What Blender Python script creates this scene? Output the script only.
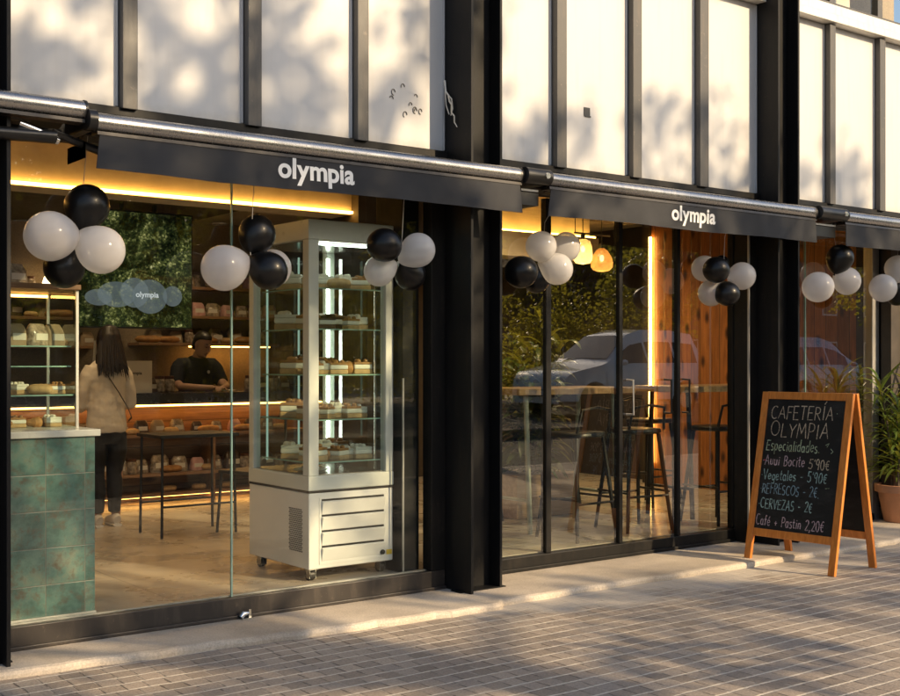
import bpy, bmesh, math, random
from mathutils import Vector, Matrix
R = math.radians
rnd = random.Random(7)
for o in list(bpy.data.objects):
    bpy.data.objects.remove(o)
scene = bpy.context.scene
COL = scene.collection

# ------------------------------------------------------------------ camera, sky, sun, exposure
cd = bpy.data.cameras.new('camera'); cam = bpy.data.objects.new('camera', cd); COL.objects.link(cam)
YAW = math.atan2(1548, 1180)                       # facade runs along +X, camera looks YAW to its left
CAMY = -5.835
cam.location = (0, CAMY, 1.4)
cam.rotation_euler = (R(90), 0, YAW - R(90))
cd.sensor_width = 36; cd.lens = 1180 / 900 * 36
cd.shift_y = 14 / 900
cd.clip_start = .05; cd.clip_end = 2000
scene.camera = cam

SUN_EL = 25.0
SUN_H = Vector((.40, -.917, 0)).normalized()
SUN_DIR = Vector((SUN_H.x * math.cos(R(SUN_EL)), SUN_H.y * math.cos(R(SUN_EL)), math.sin(R(SUN_EL))))
world = bpy.data.worlds.new('World'); scene.world = world; world.use_nodes = True
wn = world.node_tree.nodes; wl = world.node_tree.links
for n in list(wn): wn.remove(n)
sky = wn.new('ShaderNodeTexSky'); sky.sky_type = 'NISHITA'; sky.sun_disc = False
sky.sun_elevation = R(SUN_EL); sky.sun_rotation = math.atan2(SUN_H.x, SUN_H.y)
sky.air_density = 1.0; sky.dust_density = 2.0; sky.ozone_density = 1.0
bg = wn.new('ShaderNodeBackground'); bg.inputs[1].default_value = .15
wo = wn.new('ShaderNodeOutputWorld')
wl.new(sky.outputs[0], bg.inputs[0]); wl.new(bg.outputs[0], wo.inputs[0])
sl = bpy.data.lights.new('sun', 'SUN'); sun = bpy.data.objects.new('sun', sl); COL.objects.link(sun)
sl.energy = 5.0; sl.angle = R(.7); sl.color = (1.0, .75, .45)
sun.rotation_euler = SUN_DIR.to_track_quat('Z', 'Y').to_euler()
sun.location = (6, -20, 14)
vs = scene.view_settings
vs.view_transform = 'Standard'; vs.look = 'None'; vs.gamma = 1; vs.use_curve_mapping = False
vs.exposure = 0.42
cy = scene.cycles
cy.use_denoising = True
cy.max_bounces = 8; cy.diffuse_bounces = 3; cy.glossy_bounces = 4; cy.transmission_bounces = 4; cy.transparent_max_bounces = 24
cy.sample_clamp_indirect = 6; cy.caustics_reflective = False; cy.caustics_refractive = False

# ------------------------------------------------------------------ materials
class NT:
    def __init__(s, name):
        s.m = bpy.data.materials.new(name); s.m.use_nodes = True
        s.t = s.m.node_tree; s.n = s.t.nodes; s.l = s.t.links
        for n in list(s.n): s.n.remove(n)
        s.out = s.n.new('ShaderNodeOutputMaterial')
    def add(s, typ, **kw):
        n = s.n.new(typ)
        for k, v in kw.items(): setattr(n, k, v)
        return n
    def link(s, a, b): s.l.new(a, b)
    def coord(s): return s.add('ShaderNodeTexCoord').outputs['Object']
    def math(s, op, a, b=None, c=None):
        n = s.add('ShaderNodeMath', operation=op)
        for i, v in enumerate((a, b, c)):
            if v is None: continue
            if hasattr(v, 'is_output'): s.link(v, n.inputs[i])
            else: n.inputs[i].default_value = v
        return n.outputs[0]
    def noise(s, co, scale, detail=4, rough=.55):
        n = s.add('ShaderNodeTexNoise'); n.inputs['Scale'].default_value = scale
        n.inputs['Detail'].default_value = detail; n.inputs['Roughness'].default_value = rough
        if co is not None: s.link(co, n.inputs['Vector'])
        return n.outputs['Fac']
    def mapv(s, co, sc=(1, 1, 1), loc=(0, 0, 0)):
        n = s.add('ShaderNodeMapping'); n.inputs['Scale'].default_value = sc; n.inputs['Location'].default_value = loc
        s.link(co, n.inputs['Vector']); return n.outputs[0]
    def ramp(s, fac, stops):
        n = s.add('ShaderNodeValToRGB'); e = n.color_ramp.elements
        while len(e) > 1: e.remove(e[0])
        for i, (p, c) in enumerate(stops):
            if i == 0: e[0].position = p; k = e[0]
            else: k = e.new(p)
            k.color = (c[0], c[1], c[2], 1) if hasattr(c, '__len__') else (c, c, c, 1)
        s.link(fac, n.inputs[0]); return n.outputs[0]
    def mix(s, fac, a, b, blend='MIX'):
        n = s.add('ShaderNodeMix', data_type='RGBA', blend_type=blend)
        for i, v in ((0, fac), (6, a), (7, b)):
            if hasattr(v, 'is_output'): s.link(v, n.inputs[i])
            elif i == 0: n.inputs[0].default_value = v
            else: n.inputs[i].default_value = (v[0], v[1], v[2], 1)
        return n.outputs[2]
    def bump(s, h, strength=.3, dist=.01):
        n = s.add('ShaderNodeBump'); n.inputs['Strength'].default_value = strength; n.inputs['Distance'].default_value = dist
        s.link(h, n.inputs['Height']); return n.outputs[0]
    def pbr(s, color, rough=.5, metal=0, normal=None, **kw):
        p = s.add('ShaderNodeBsdfPrincipled')
        for nm, v in (('Base Color', color), ('Roughness', rough), ('Metallic', metal)):
            if hasattr(v, 'is_output'): s.link(v, p.inputs[nm])
            elif nm == 'Base Color': p.inputs[nm].default_value = (v[0], v[1], v[2], 1)
            else: p.inputs[nm].default_value = v
        if normal is not None: s.link(normal, p.inputs['Normal'])
        for k, v in kw.items():
            inp = p.inputs[k.replace('_', ' ')]
            inp.default_value = v
        s.link(p.outputs[0], s.out.inputs[0]); return p

def basic(name, col, rough=.5, metal=0, var=.25, scale=6, bump=0, bscale=60, rvar=.12, **kw):
    t = NT(name); co = t.coord()
    n1 = t.noise(co, scale, 5)
    c = t.mix(t.ramp(n1, [(.3, 0), (.75, 1)]), [x * (1 - var) for x in col], [min(1, x * (1 + var)) for x in col])
    n2 = t.noise(co, scale * 3.1, 3)
    r = t.math('ADD', t.math('MULTIPLY', t.math('SUBTRACT', n2, .5), rvar * 2), rough)
    nm = t.bump(t.noise(co, bscale, 4), bump, .004) if bump else None
    t.pbr(c, r, metal, nm, **kw)
    return t.m

def emit(name, col, strength):
    t = NT(name); e = t.add('ShaderNodeEmission'); e.inputs[0].default_value = (*col, 1); e.inputs[1].default_value = strength
    t.link(e.outputs[0], t.out.inputs[0]); return t.m

def glass(name, tint=(.95, .97, .95), boost=1.6, rough=0.0):
    t = NT(name)
    fr = t.add('ShaderNodeFresnel'); fr.inputs[0].default_value = 1.5
    geo = t.add('ShaderNodeNewGeometry')
    front = t.math('SUBTRACT', 1, geo.outputs['Backfacing'])
    fac = t.math('MULTIPLY', t.math('MULTIPLY', fr.outputs[0], boost), front)
    fac = t.math('MINIMUM', fac, 1)
    tr = t.add('ShaderNodeBsdfTransparent'); tr.inputs[0].default_value = (*tint, 1)
    gl = t.add('ShaderNodeBsdfGlossy'); gl.inputs['Roughness'].default_value = rough; gl.inputs[0].default_value = (1, 1, 1, 1)
    mx = t.add('ShaderNodeMixShader'); t.link(fac, mx.inputs[0]); t.link(tr.outputs[0], mx.inputs[1]); t.link(gl.outputs[0], mx.inputs[2])
    t.link(mx.outputs[0], t.out.inputs[0]); return t.m

def mat_pavers():
    t = NT('pavers'); co = t.coord()
    wob = t.add('ShaderNodeTexNoise'); wob.inputs['Scale'].default_value = 2.6; wob.inputs['Detail'].default_value = 2; t.link(co, wob.inputs['Vector'])
    off = t.add('ShaderNodeVectorMath', operation='SCALE'); off.inputs['Scale'].default_value = .03
    sb = t.add('ShaderNodeVectorMath', operation='SUBTRACT'); t.link(wob.outputs['Color'], sb.inputs[0]); sb.inputs[1].default_value = (.5, .5, .5); t.link(sb.outputs[0], off.inputs[0])
    ad = t.add('ShaderNodeVectorMath', operation='ADD'); t.link(co, ad.inputs[0]); t.link(off.outputs[0], ad.inputs[1])
    sp = t.add('ShaderNodeSeparateXYZ'); t.link(ad.outputs[0], sp.inputs[0]); X, Y = sp.outputs[0], sp.outputs[1]
    ry = t.math('DIVIDE', Y, .108); row = t.math('FLOOR', ry); fy = t.math('FRACT', ry)
    wnz = t.add('ShaderNodeTexWhiteNoise', noise_dimensions='1D'); t.link(row, wnz.inputs['W'])
    rx = t.math('ADD', t.math('DIVIDE', X, .100), t.math('MULTIPLY', wnz.outputs['Value'], .9)); cx = t.math('FLOOR', rx); fx = t.math('FRACT', rx)
    ey = t.math('ABSOLUTE', t.math('SUBTRACT', fy, .5)); ex = t.math('ABSOLUTE', t.math('SUBTRACT', fx, .5))
    jn = t.noise(co, 45, 3)
    jw = t.math('ADD', t.math('MULTIPLY', t.math('SUBTRACT', jn, .5), .12), t.math('MULTIPLY', t.math('SUBTRACT', t.noise(co, 3.3, 3), .5), .07))
    my = t.ramp(t.math('ADD', ey, jw), [(.43, 0), (.46, 1)])
    mx_ = t.ramp(t.math('ADD', ex, jw), [(.445, 0), (.475, 1)])
    cid = t.add('ShaderNodeCombineXYZ'); t.link(cx, cid.inputs[0]); t.link(row, cid.inputs[1])
    w2 = t.add('ShaderNodeTexWhiteNoise', noise_dimensions='3D'); t.link(cid.outputs[0], w2.inputs['Vector'])
    stone = t.ramp(w2.outputs['Value'], [(0, (.27, .228, .19)), (.4, (.36, .305, .255)), (.7, (.32, .28, .245)), (1, (.43, .36, .295))])
    grain = t.noise(co, 75, 5, .75); big = t.noise(co, .9, 5)
    stone = t.mix(.5, stone, t.ramp(grain, [(.32, (.35, .35, .35)), (.68, (1.5, 1.48, 1.45))]), 'MULTIPLY')
    stone = t.mix(.55, stone, t.ramp(big, [(.3, (.55, .55, .57)), (.7, (1.3, 1.27, 1.2))]), 'MULTIPLY')
    c = t.mix(t.math('MULTIPLY', mx_, .85), stone, t.mix(t.ramp(t.noise(co, 11, 3), [(.45, 0), (.62, 1)]), (.10, .082, .068), (.42, .37, .31)))
    sand = t.mix(t.noise(co, 7, 3), (.48, .435, .37), (.82, .75, .64))
    c = t.mix(my, c, sand)
    # cement smear left by the threshold
    spo = t.add('ShaderNodeSeparateXYZ'); t.link(co, spo.inputs[0])
    band = t.ramp(t.math('ADD', spo.outputs[1], t.math('MULTIPLY', t.math('SUBTRACT', t.noise(co, 1.6, 5), .5), .7)), [(0, 0), (1, 1)])
    sm = t.math('ADD', spo.outputs[1], t.math('MULTIPLY', t.math('SUBTRACT', t.noise(co, 1.7, 6, .65), .5), 1.5))
    smk = t.ramp(t.math('ADD', sm, 1.12), [(.12, 0), (.40, 1)])
    xm = t.ramp(t.math('DIVIDE', t.math('SUBTRACT', spo.outputs[0], 4.0), 3.5), [(.0, 0), (.1, 1), (.95, 1), (1, .5)])
    smk = t.math('MULTIPLY', t.math('MULTIPLY', smk, xm), .85)
    c = t.mix(smk, c, t.mix(grain, (.42, .375, .32), (.66, .60, .52)))
    h = t.math('SUBTRACT', 1, t.math('MAXIMUM', mx_, t.math('MULTIPLY', my, .6)))
    h = t.math('ADD', h, t.math('MULTIPLY', grain, .7)); h = t.math('ADD', h, t.math('MULTIPLY', w2.outputs['Value'], .5))
    t.pbr(c, t.math('ADD', .62, t.math('MULTIPLY', grain, .25)), 0, t.bump(h, .75, .006))
    return t.m

def mat_concrete(name, a, b, scale=2.5, rough=.75):
    t = NT(name); co = t.coord()
    n = t.noise(co, scale, 8, .65); g = t.noise(co, 95, 5, .78); st = t.noise(co, .8, 5)
    c = t.mix(t.ramp(n, [(.3, 0), (.7, 1)]), a, b)
    c = t.mix(.5, c, t.ramp(g, [(.33, (.45, .45, .45)), (.66, (1.35, 1.35, 1.35))]), 'MULTIPLY')
    c = t.mix(.5, c, t.ramp(st, [(.35, (.6, .57, .52)), (.6, (1.1, 1.08, 1.05))]), 'MULTIPLY')
    v = t.add('ShaderNodeTexVoronoi', feature='DISTANCE_TO_EDGE'); v.inputs['Scale'].default_value = 1.1
    wv = t.add('ShaderNodeVectorMath', operation='ADD'); nn = t.add('ShaderNodeTexNoise'); nn.inputs['Scale'].default_value = 4; t.link(co, nn.inputs['Vector'])
    sc = t.add('ShaderNodeVectorMath', operation='SCALE'); sc.inputs['Scale'].default_value = .5; t.link(nn.outputs['Color'], sc.inputs[0])
    t.link(co, wv.inputs[0]); t.link(sc.outputs[0], wv.inputs[1]); t.link(wv.outputs[0], v.inputs['Vector'])
    ck = t.ramp(v.outputs['Distance'], [(0, 1), (.006, 0)])
    c = t.mix(t.math('MULTIPLY', ck, .16), c, (.09, .075, .06))
    t.pbr(c, rough, 0, t.bump(t.math('ADD', t.math('MULTIPLY', n, 1.2), g), .4, .006)); return t.m

def mat_panel():
    t = NT('white_panel'); co = t.coord()
    n = t.noise(t.mapv(co, (1.2, 1.2, .5)), 1.5, 5); d = t.noise(t.mapv(co, (9, 9, .8)), 2, 5); g = t.noise(co, 35, 3)
    c = t.mix(n, (.52, .52, .525), (.61, .61, .61))
    c = t.mix(t.ramp(d, [(.52, 0), (.8, .26)]), c, (.45, .42, .38))
    sp = t.add('ShaderNodeSeparateXYZ'); t.link(co, sp.inputs[0])
    low = t.ramp(t.math('ADD', t.math('SUBTRACT', sp.outputs[2], 2.70), t.math('MULTIPLY', g, .06)), [(.03, .5), (.085, 0)])
    c = t.mix(low, c, (.42, .39, .34))
    t.pbr(c, t.math('ADD', .34, t.math('MULTIPLY', d, .2)), 0, t.bump(n, .15, .02)); return t.m

def mat_steel(name, col, rough=.4, wear=(.16, .12, .09), wearamt=.35, metal=0.0, spec=.5):
    t = NT(name); co = t.coord()
    n = t.noise(t.mapv(co, (7, 7, 1.2)), 3, 6, .65); f = t.noise(co, 26, 5, .7)
    c = t.mix(t.ramp(n, [(.5, 0), (.78, wearamt)]), col, wear)
    c = t.mix(t.ramp(f, [(.62, 0), (.8, wearamt)]), c, [min(1, x * 2.2) for x in wear])
    t.pbr(c, t.math('ADD', rough - .12, t.math('MULTIPLY', n, .3)), metal, t.bump(f, .12, .004), Specular_IOR_Level=spec); return t.m

def mat_wood(name, a, b, axis='Z', plank=0.0, pax='Y', rough=.45, knots=True, knotcol=(.06, .02, .008), knotk=None):
    t = NT(name); co = t.coord()
    sp = t.add('ShaderNodeSeparateXYZ'); t.link(co, sp.inputs[0])
    ax = {'X': 0, 'Y': 1, 'Z': 2}
    base = co; edge = None; rv = None
    if plank:
        q = t.math('DIVIDE', sp.outputs[ax[pax]], plank); idx = t.math('FLOOR', q); fr = t.math('FRACT', q)
        w = t.add('ShaderNodeTexWhiteNoise', noise_dimensions='1D'); t.link(idx, w.inputs['W']); rv = w.outputs['Value']
        cmb = t.add('ShaderNodeCombineXYZ'); t.link(t.math('MULTIPLY', rv, 37), cmb.inputs[ax[axis]]); 
        ad = t.add('ShaderNodeVectorMath', operation='ADD'); t.link(co, ad.inputs[0]); t.link(cmb.outputs[0], ad.inputs[1]); base = ad.outputs[0]
        edge = t.ramp(t.math('ABSOLUTE', t.math('SUBTRACT', fr, .5)), [(.46, 0), (.49, 1)])
    s = [14, 14, 14]; s[ax[axis]] = 1.3
    g = t.noise(t.mapv(base, s), 2.4, 6, .6)
    s2 = [70, 70, 70]; s2[ax[axis]] = 3
    g2 = t.noise(t.mapv(base, s2), 1.5, 3)
    c = t.mix(t.ramp(g, [(.3, 0), (.7, 1)]), a, b)
    c = t.mix(.35, c, t.ramp(g2, [(.3, (.6, .6, .6)), (.7, (1.25, 1.2, 1.15))]), 'MULTIPLY')
    if rv is not None: c = t.mix(.6, c, t.ramp(rv, [(0, (.6, .55, .5)), (1, (1.3, 1.25, 1.15))]), 'MULTIPLY')
    if knots:
        ks = [5, 5, 5]; ks[ax[axis]] = 2.2
        v = t.add('ShaderNodeTexVoronoi'); v.inputs['Scale'].default_value = 1.0
        if knotk:
            v.voronoi_dimensions = '2D'; sq = t.add('ShaderNodeSeparateXYZ'); t.link(base, sq.inputs[0]); cq = t.add('ShaderNodeCombineXYZ')
            t.link(t.math('MULTIPLY', sq.outputs[1], knotk[1]), cq.inputs[0]); t.link(t.math('MULTIPLY', sq.outputs[2], knotk[2]), cq.inputs[1]); t.link(cq.outputs[0], v.inputs['Vector'])
        else: t.link(t.mapv(base, ks), v.inputs['Vector'])
        k = t.ramp(v.outputs['Distance'], [(.06, 1), (.14, .5), (.2, 0)])
        c = t.mix(k, c, knotcol)
    h = g
    if edge is not None:
        c = t.mix(edge, c, [x * .25 for x in a]); h = t.math('SUBTRACT', g, t.math('MULTIPLY', edge, 2))
    t.pbr(c, rough, 0, t.bump(h, .3, .006)); return t.m

def mat_tiles():
    t = NT('patina_tiles'); co = t.coord()
    sp = t.add('ShaderNodeSeparateXYZ'); t.link(co, sp.inputs[0])
    qx = t.math('ADD', t.math('DIVIDE', sp.outputs[0], .20), .15); qz = t.math('DIVIDE', t.math('SUBTRACT', sp.outputs[2], .1), .184)
    fx = t.math('ABSOLUTE', t.math('SUBTRACT', t.math('FRACT', qx), .5)); fz = t.math('ABSOLUTE', t.math('SUBTRACT', t.math('FRACT', qz), .5))
    e = t.ramp(t.math('MAXIMUM', fx, fz), [(.484, 0), (.493, 1)])
    cb = t.add('ShaderNodeCombineXYZ'); t.link(t.math('FLOOR', qx), cb.inputs[0]); t.link(t.math('FLOOR', qz), cb.inputs[2])
    w = t.add('ShaderNodeTexWhiteNoise', noise_dimensions='3D'); t.link(cb.outputs[0], w.inputs['Vector'])
    sh = t.add('ShaderNodeVectorMath', operation='SCALE'); sh.inputs['Scale'].default_value = 9; t.link(w.outputs['Color'], sh.inputs[0])
    ad = t.add('ShaderNodeVectorMath', operation='ADD'); t.link(co, ad.inputs[0]); t.link(sh.outputs[0], ad.inputs[1])
    n = t.noise(ad.outputs[0], 6.5, 7, .65); n2 = t.noise(ad.outputs[0], 19, 5, .7)
    c = t.ramp(n, [(.28, (.028, .07, .062)), (.42, (.058, .13, .112)), (.54, (.105, .20, .17)), (.64, (.17, .22, .17)), (.74, (.15, .105, .065))])
    c = t.mix(t.ramp(n2, [(.50, 0), (.68, .8)]), c, (.11, .075, .045))
    c = t.mix(.4, c, t.ramp(w.outputs['Value'], [(0, (.65, .7, .7)), (1, (1.25, 1.2, 1.15))]), 'MULTIPLY')
    c = t.mix(e, c, (.16, .16, .13))
    t.pbr(c, t.math('ADD', .22, t.math('MULTIPLY', n2, .3)), 0, t.bump(t.math('SUBTRACT', n, e), .3, .004)); return t.m

def mat_floor():
    t = NT('polished_floor'); co = t.coord()
    sp = t.add('ShaderNodeSeparateXYZ'); t.link(co, sp.inputs[0])
    n = t.noise(co, 2.2, 7, .6); g = t.noise(t.mapv(co, (1, 8, 1)), 6, 5)
    c = t.mix(t.ramp(n, [(.3, 0), (.7, 1)]), (.32, .27, .21), (.50, .43, .34))
    c = t.mix(.5, c, t.ramp(g, [(.3, (.7, .7, .7)), (.7, (1.15, 1.15, 1.15))]), 'MULTIPLY')
    fx = t.math('ABSOLUTE', t.math('SUBTRACT', t.math('FRACT', t.math('DIVIDE', sp.outputs[0], .9)), .5))
    fy = t.math('ABSOLUTE', t.math('SUBTRACT', t.math('FRACT', t.math('DIVIDE', sp.outputs[1], .45)), .5))
    e = t.ramp(t.math('MAXIMUM', fx, fy), [(.492, 0), (.497, 1)])
    c = t.mix(t.math('MULTIPLY', e, .6), c, (.08, .06, .045))
    t.pbr(c, t.math('ADD', .16, t.math('MULTIPLY', n, .25)), 0, t.bump(n, .08, .01)); return t.m

def mat_leaf(name, a, b, trans=.5):
    t = NT(name); co = t.coord()
    n = t.noise(co, 1.3, 3); n2 = t.noise(co, 9, 2)
    c = t.mix(t.math('MULTIPLY', t.math('ADD', n, n2), .5), a, b)
    p = t.pbr(c, .42)
    tl = t.add('ShaderNodeBsdfTranslucent'); t.link(t.mix(.6, c, (.62, .56, .06)), tl.inputs[0])
    mx = t.add('ShaderNodeMixShader'); mx.inputs[0].default_value = trans
    t.link(p.outputs[0], mx.inputs[1]); t.link(tl.outputs[0], mx.inputs[2]); t.link(mx.outputs[0], t.out.inputs[0]); return t.m

def mat_balloon(name, col, rough, trans, tcol=(.93, .90, .84)):
    t = NT(name); co = t.coord()
    n = t.noise(co, 8, 3)
    p = t.pbr(col, t.math('ADD', rough, t.math('MULTIPLY', n, .06)), 0, None, Coat_Weight=.3 if trans else .08, Coat_Roughness=.1, Specular_IOR_Level=.5 if trans else .28)
    if trans:
        tl = t.add('ShaderNodeBsdfTranslucent'); tl.inputs[0].default_value = (*tcol, 1)
        mx = t.add('ShaderNodeMixShader'); mx.inputs[0].default_value = trans
        t.link(p.outputs[0], mx.inputs[1]); t.link(tl.outputs[0], mx.inputs[2])
        lw = t.add('ShaderNodeLayerWeight'); lw.inputs[0].default_value = .5
        tp = t.add('ShaderNodeBsdfTransparent'); tp.inputs[0].default_value = (.96, .95, .93, 1)
        m2 = t.add('ShaderNodeMixShader'); t.link(t.math('MULTIPLY', t.math('POWER', t.math('SUBTRACT', 1, lw.outputs['Facing']), 1.5), .34), m2.inputs[0])
        t.link(mx.outputs[0], m2.inputs[1]); t.link(tp.outputs[0], m2.inputs[2]); t.link(m2.outputs[0], t.out.inputs[0])
    return t.m

def mat_screen_reflection():  # glowing leaf tones painted as street trees reflected in the screen
    t = NT('screen_tree_reflection'); co = t.coord()
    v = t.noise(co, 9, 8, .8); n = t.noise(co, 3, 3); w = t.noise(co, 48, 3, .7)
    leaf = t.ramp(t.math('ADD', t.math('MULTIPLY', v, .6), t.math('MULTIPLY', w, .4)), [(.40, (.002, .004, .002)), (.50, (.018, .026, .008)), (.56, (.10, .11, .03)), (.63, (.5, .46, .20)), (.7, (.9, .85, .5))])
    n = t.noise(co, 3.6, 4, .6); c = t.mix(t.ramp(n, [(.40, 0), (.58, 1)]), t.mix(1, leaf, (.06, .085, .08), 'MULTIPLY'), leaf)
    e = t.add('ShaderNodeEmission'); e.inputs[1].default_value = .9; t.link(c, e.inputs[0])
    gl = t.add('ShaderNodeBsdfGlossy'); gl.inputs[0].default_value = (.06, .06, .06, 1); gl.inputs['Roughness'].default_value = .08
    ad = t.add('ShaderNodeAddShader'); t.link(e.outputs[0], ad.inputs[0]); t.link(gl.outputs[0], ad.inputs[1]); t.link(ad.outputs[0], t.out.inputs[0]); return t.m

M = {}
M['pavers'] = mat_pavers()
M['ledge'] = mat_concrete('threshold_concrete', (.42, .36, .29), (.62, .55, .46))
M['asphalt'] = basic('asphalt', (.05, .05, .052), .85, var=.3, scale=3, bump=.4, bscale=120)
M['earth'] = basic('earth', (.12, .10, .075), .9, var=.4, scale=.4, bump=.3, bscale=8)
M['panel'] = mat_panel()
M['column'] = mat_steel('black_steel', (.009, .009, .0095), .46, (.05, .04, .03), .25, 0, .2)
M['mullion'] = mat_steel('weathered_mullion', (.062, .060, .058), .45, (.15, .12, .095), .5)
M['frame'] = mat_steel('frame_black', (.010, .0095, .009), .42, (.06, .045, .03), .25, 0, .22)
M['sill'] = mat_steel('sill_brown_black', (.026, .021, .018), .45, (.11, .085, .06), .4)
M['alu'] = mat_steel('pale_metal', (.50, .49, .47), .38, (.33, .30, .27), .4, .7)
M['beam'] = mat_steel('beam_metal', (.66, .63, .58), .42, (.42, .38, .32), .4, .2)
M['tube'] = mat_steel('brushed_tube', (.36, .355, .35), .24, (.31, .30, .285), .2, .92)
M['chrome'] = basic('chrome', (.75, .74, .72), .14, 1, var=.05)
M['black'] = basic('black_plastic', (.012, .012, .012), .35, var=.2)
M['matte_black'] = basic('matte_black', (.008, .009, .008), .6, var=.2, Specular_IOR_Level=.2)
M['valance'] = basic('charcoal_canvas', (.024, .0255, .030), .8, var=.18, scale=2.2, bump=.35, bscale=420)
M['white_ink'] = basic('white_print', (.85, .85, .83), .6, var=.04)
M['glass'] = glass('shop_glass', (.95, .965, .95), .7)
M['glass2'] = glass('double_glazing', (.91, .94, .91), 3.2)
M['glass_in'] = glass('case_glass', (.93, .97, .95), 1.6)
M['glass_edge'] = basic('green_glass_edge', (.30, .46, .38), .2, var=.1)
M['tiles'] = mat_tiles()
M['floor'] = mat_floor()
M['slab'] = basic('stone_slab', (.62, .60, .54), .3, var=.1)
M['ceil'] = basic('ceiling_plaster', (.46, .38, .27), .8, var=.12)
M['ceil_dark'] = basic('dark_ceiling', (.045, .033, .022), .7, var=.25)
M['wall_in'] = mat_concrete('interior_plaster', (.30, .23, .15), (.42, .33, .22), 1.5)
M['wall_dark'] = basic('dark_wall', (.05, .037, .026), .6, var=.3)
M['bar_wood'] = mat_wood('bar_boards', (.16, .075, .03), (.30, .16, .07), 'X', .12, 'Z')
M['bar_top'] = basic('bar_top', (.022, .017, .013), .25, var=.3)
M['shelf'] = mat_wood('shelf_wood', (.20, .10, .045), (.34, .19, .09), 'X', knots=False)
M['pine'] = mat_wood('pine_planks', (.24, .085, .022), (.44, .17, .048), 'Z', .125, 'Y', .38, knotk=(0, 5.5, 2.6))
M['board_wood'] = mat_wood('varnished_frame', (.50, .155, .022), (.70, .26, .05), 'Z', rough=.35, knots=False)
def mat_slate():
    t = NT('chalkboard'); co = t.coord(); n = t.noise(t.mapv(co, (1, 1, 2.2)), 5, 6, .65); f = t.noise(co, 120, 3, .7)
    c = t.mix(t.math('MULTIPLY', t.ramp(n, [(.48, 0), (.75, .09)]), f), (.009, .010, .011), (.42, .42, .40))
    t.pbr(c, .6, 0, None, Specular_IOR_Level=.25); return t.m
M['slate'] = mat_slate()
M['table_wood'] = mat_wood('table_wood', (.30, .18, .08), (.48, .31, .16), 'X', rough=.3, knots=False)
M['case'] = basic('case_paint', (.64, .65, .58), .32, var=.05, scale=3)
M['case_base'] = basic('case_base_paint', (.72, .71, .66), .35, var=.05, scale=3)
M['steel_in'] = basic('stainless', (.55, .55, .52), .22, 1, var=.08)
M['dark_metal'] = basic('dark_metal', (.025, .022, .020), .4, .3, var=.2)
M['pale_leg'] = basic('pale_green_metal', (.34, .36, .28), .4, .2, var=.12)
M['led_warm'] = emit('warm_led', (1, .50, .10), 14)
M['led_case'] = emit('cool_tube', (.95, 1, .88), 11)
M['led_dim'] = emit('dim_tube', (.70, 1, .80), .34)
M['led_wall'] = emit('amber_led', (1, .50, .12), 26)
M['led_bar'] = emit('bar_led', (1, .46, .10), 10)
M['bulb'] = emit('bulb', (1, .66, .32), 6)
M['terracotta'] = basic('terracotta', (.58, .28, .15), .75, var=.16, scale=7, bump=.2)
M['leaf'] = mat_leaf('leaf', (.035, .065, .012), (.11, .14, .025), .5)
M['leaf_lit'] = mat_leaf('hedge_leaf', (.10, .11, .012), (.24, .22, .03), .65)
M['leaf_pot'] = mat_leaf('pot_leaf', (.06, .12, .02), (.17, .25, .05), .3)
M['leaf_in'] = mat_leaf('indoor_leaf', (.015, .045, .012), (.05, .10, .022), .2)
M['bark'] = basic('bark', (.12, .095, .07), .9, var=.4, scale=5, bump=.6, bscale=14)
M['b_white'] = mat_balloon('white_latex', (.76, .76, .79), .12, .45)
M['b_black'] = mat_balloon('black_latex', (.006, .006, .0065), .30, 0)
M['screen'] = mat_screen_reflection()
def see_through_reflection():  # pale glowing blobs painted as balloons reflected in the screen
    t = NT('painted_reflection'); co = t.coord(); e = t.add('ShaderNodeEmission'); e.inputs[1].default_value = .5
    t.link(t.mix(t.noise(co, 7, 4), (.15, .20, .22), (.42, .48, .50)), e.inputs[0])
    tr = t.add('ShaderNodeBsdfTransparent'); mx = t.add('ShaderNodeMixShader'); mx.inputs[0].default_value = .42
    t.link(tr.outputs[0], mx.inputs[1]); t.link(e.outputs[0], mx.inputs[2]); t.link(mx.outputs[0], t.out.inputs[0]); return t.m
M['painted_reflection'] = see_through_reflection()
M['reflection_ink'] = emit('reflection_ink', (.8, .85, .85), .5)
M['skin'] = basic('skin', (.42, .235, .15), .5, var=.06, scale=10)
M['hair'] = basic('dark_hair', (.016, .010, .007), .45, var=.4, scale=30)
M['shirt'] = basic('beige_knit', (.66, .57, .46), .85, var=.08, scale=9, bump=.5, bscale=30)
M['trousers'] = basic('black_trousers', (.010, .010, .012), .8, var=.2)
M['polo'] = basic('black_polo', (.010, .011, .014), .8, var=.2)
M['sneaker'] = basic('pale_sneaker', (.72, .66, .58), .6, var=.1)
M['sole'] = basic('white_sole', (.72, .68, .6), .6, var=.05)
M['strap'] = basic('dark_strap', (.02, .012, .008), .5, var=.2)
M['card'] = basic('white_card', (.66, .60, .50), .7, var=.06)
M['kraft'] = basic('kraft_paper', (.34, .24, .14), .8, var=.15, scale=9)
M['crust'] = basic('crust', (.42, .20, .06), .5, var=.45, scale=16, bump=.4, bscale=50)
M['sponge'] = basic('sponge', (.52, .33, .15), .8, var=.25, scale=30, bump=.4, bscale=90)
M['cream'] = basic('cream', (.80, .74, .62), .5, var=.06, scale=12)
M['cocoa'] = basic('cocoa', (.09, .035, .015), .45, var=.5, scale=25)
M['pastel'] = basic('pink_wrap', (.55, .30, .27), .4, var=.3, scale=18)
M['wrap'] = basic('clear_wrap', (.30, .23, .16), .22, var=.75, scale=30, bump=.6, bscale=40)
M['darkwrap'] = basic('brown_wrap', (.075, .045, .025), .3, var=.5, scale=20)
M['amber'] = mat_balloon('amber_glass', (.62, .36, .14), .15, .5, (.62, .38, .15))
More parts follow.
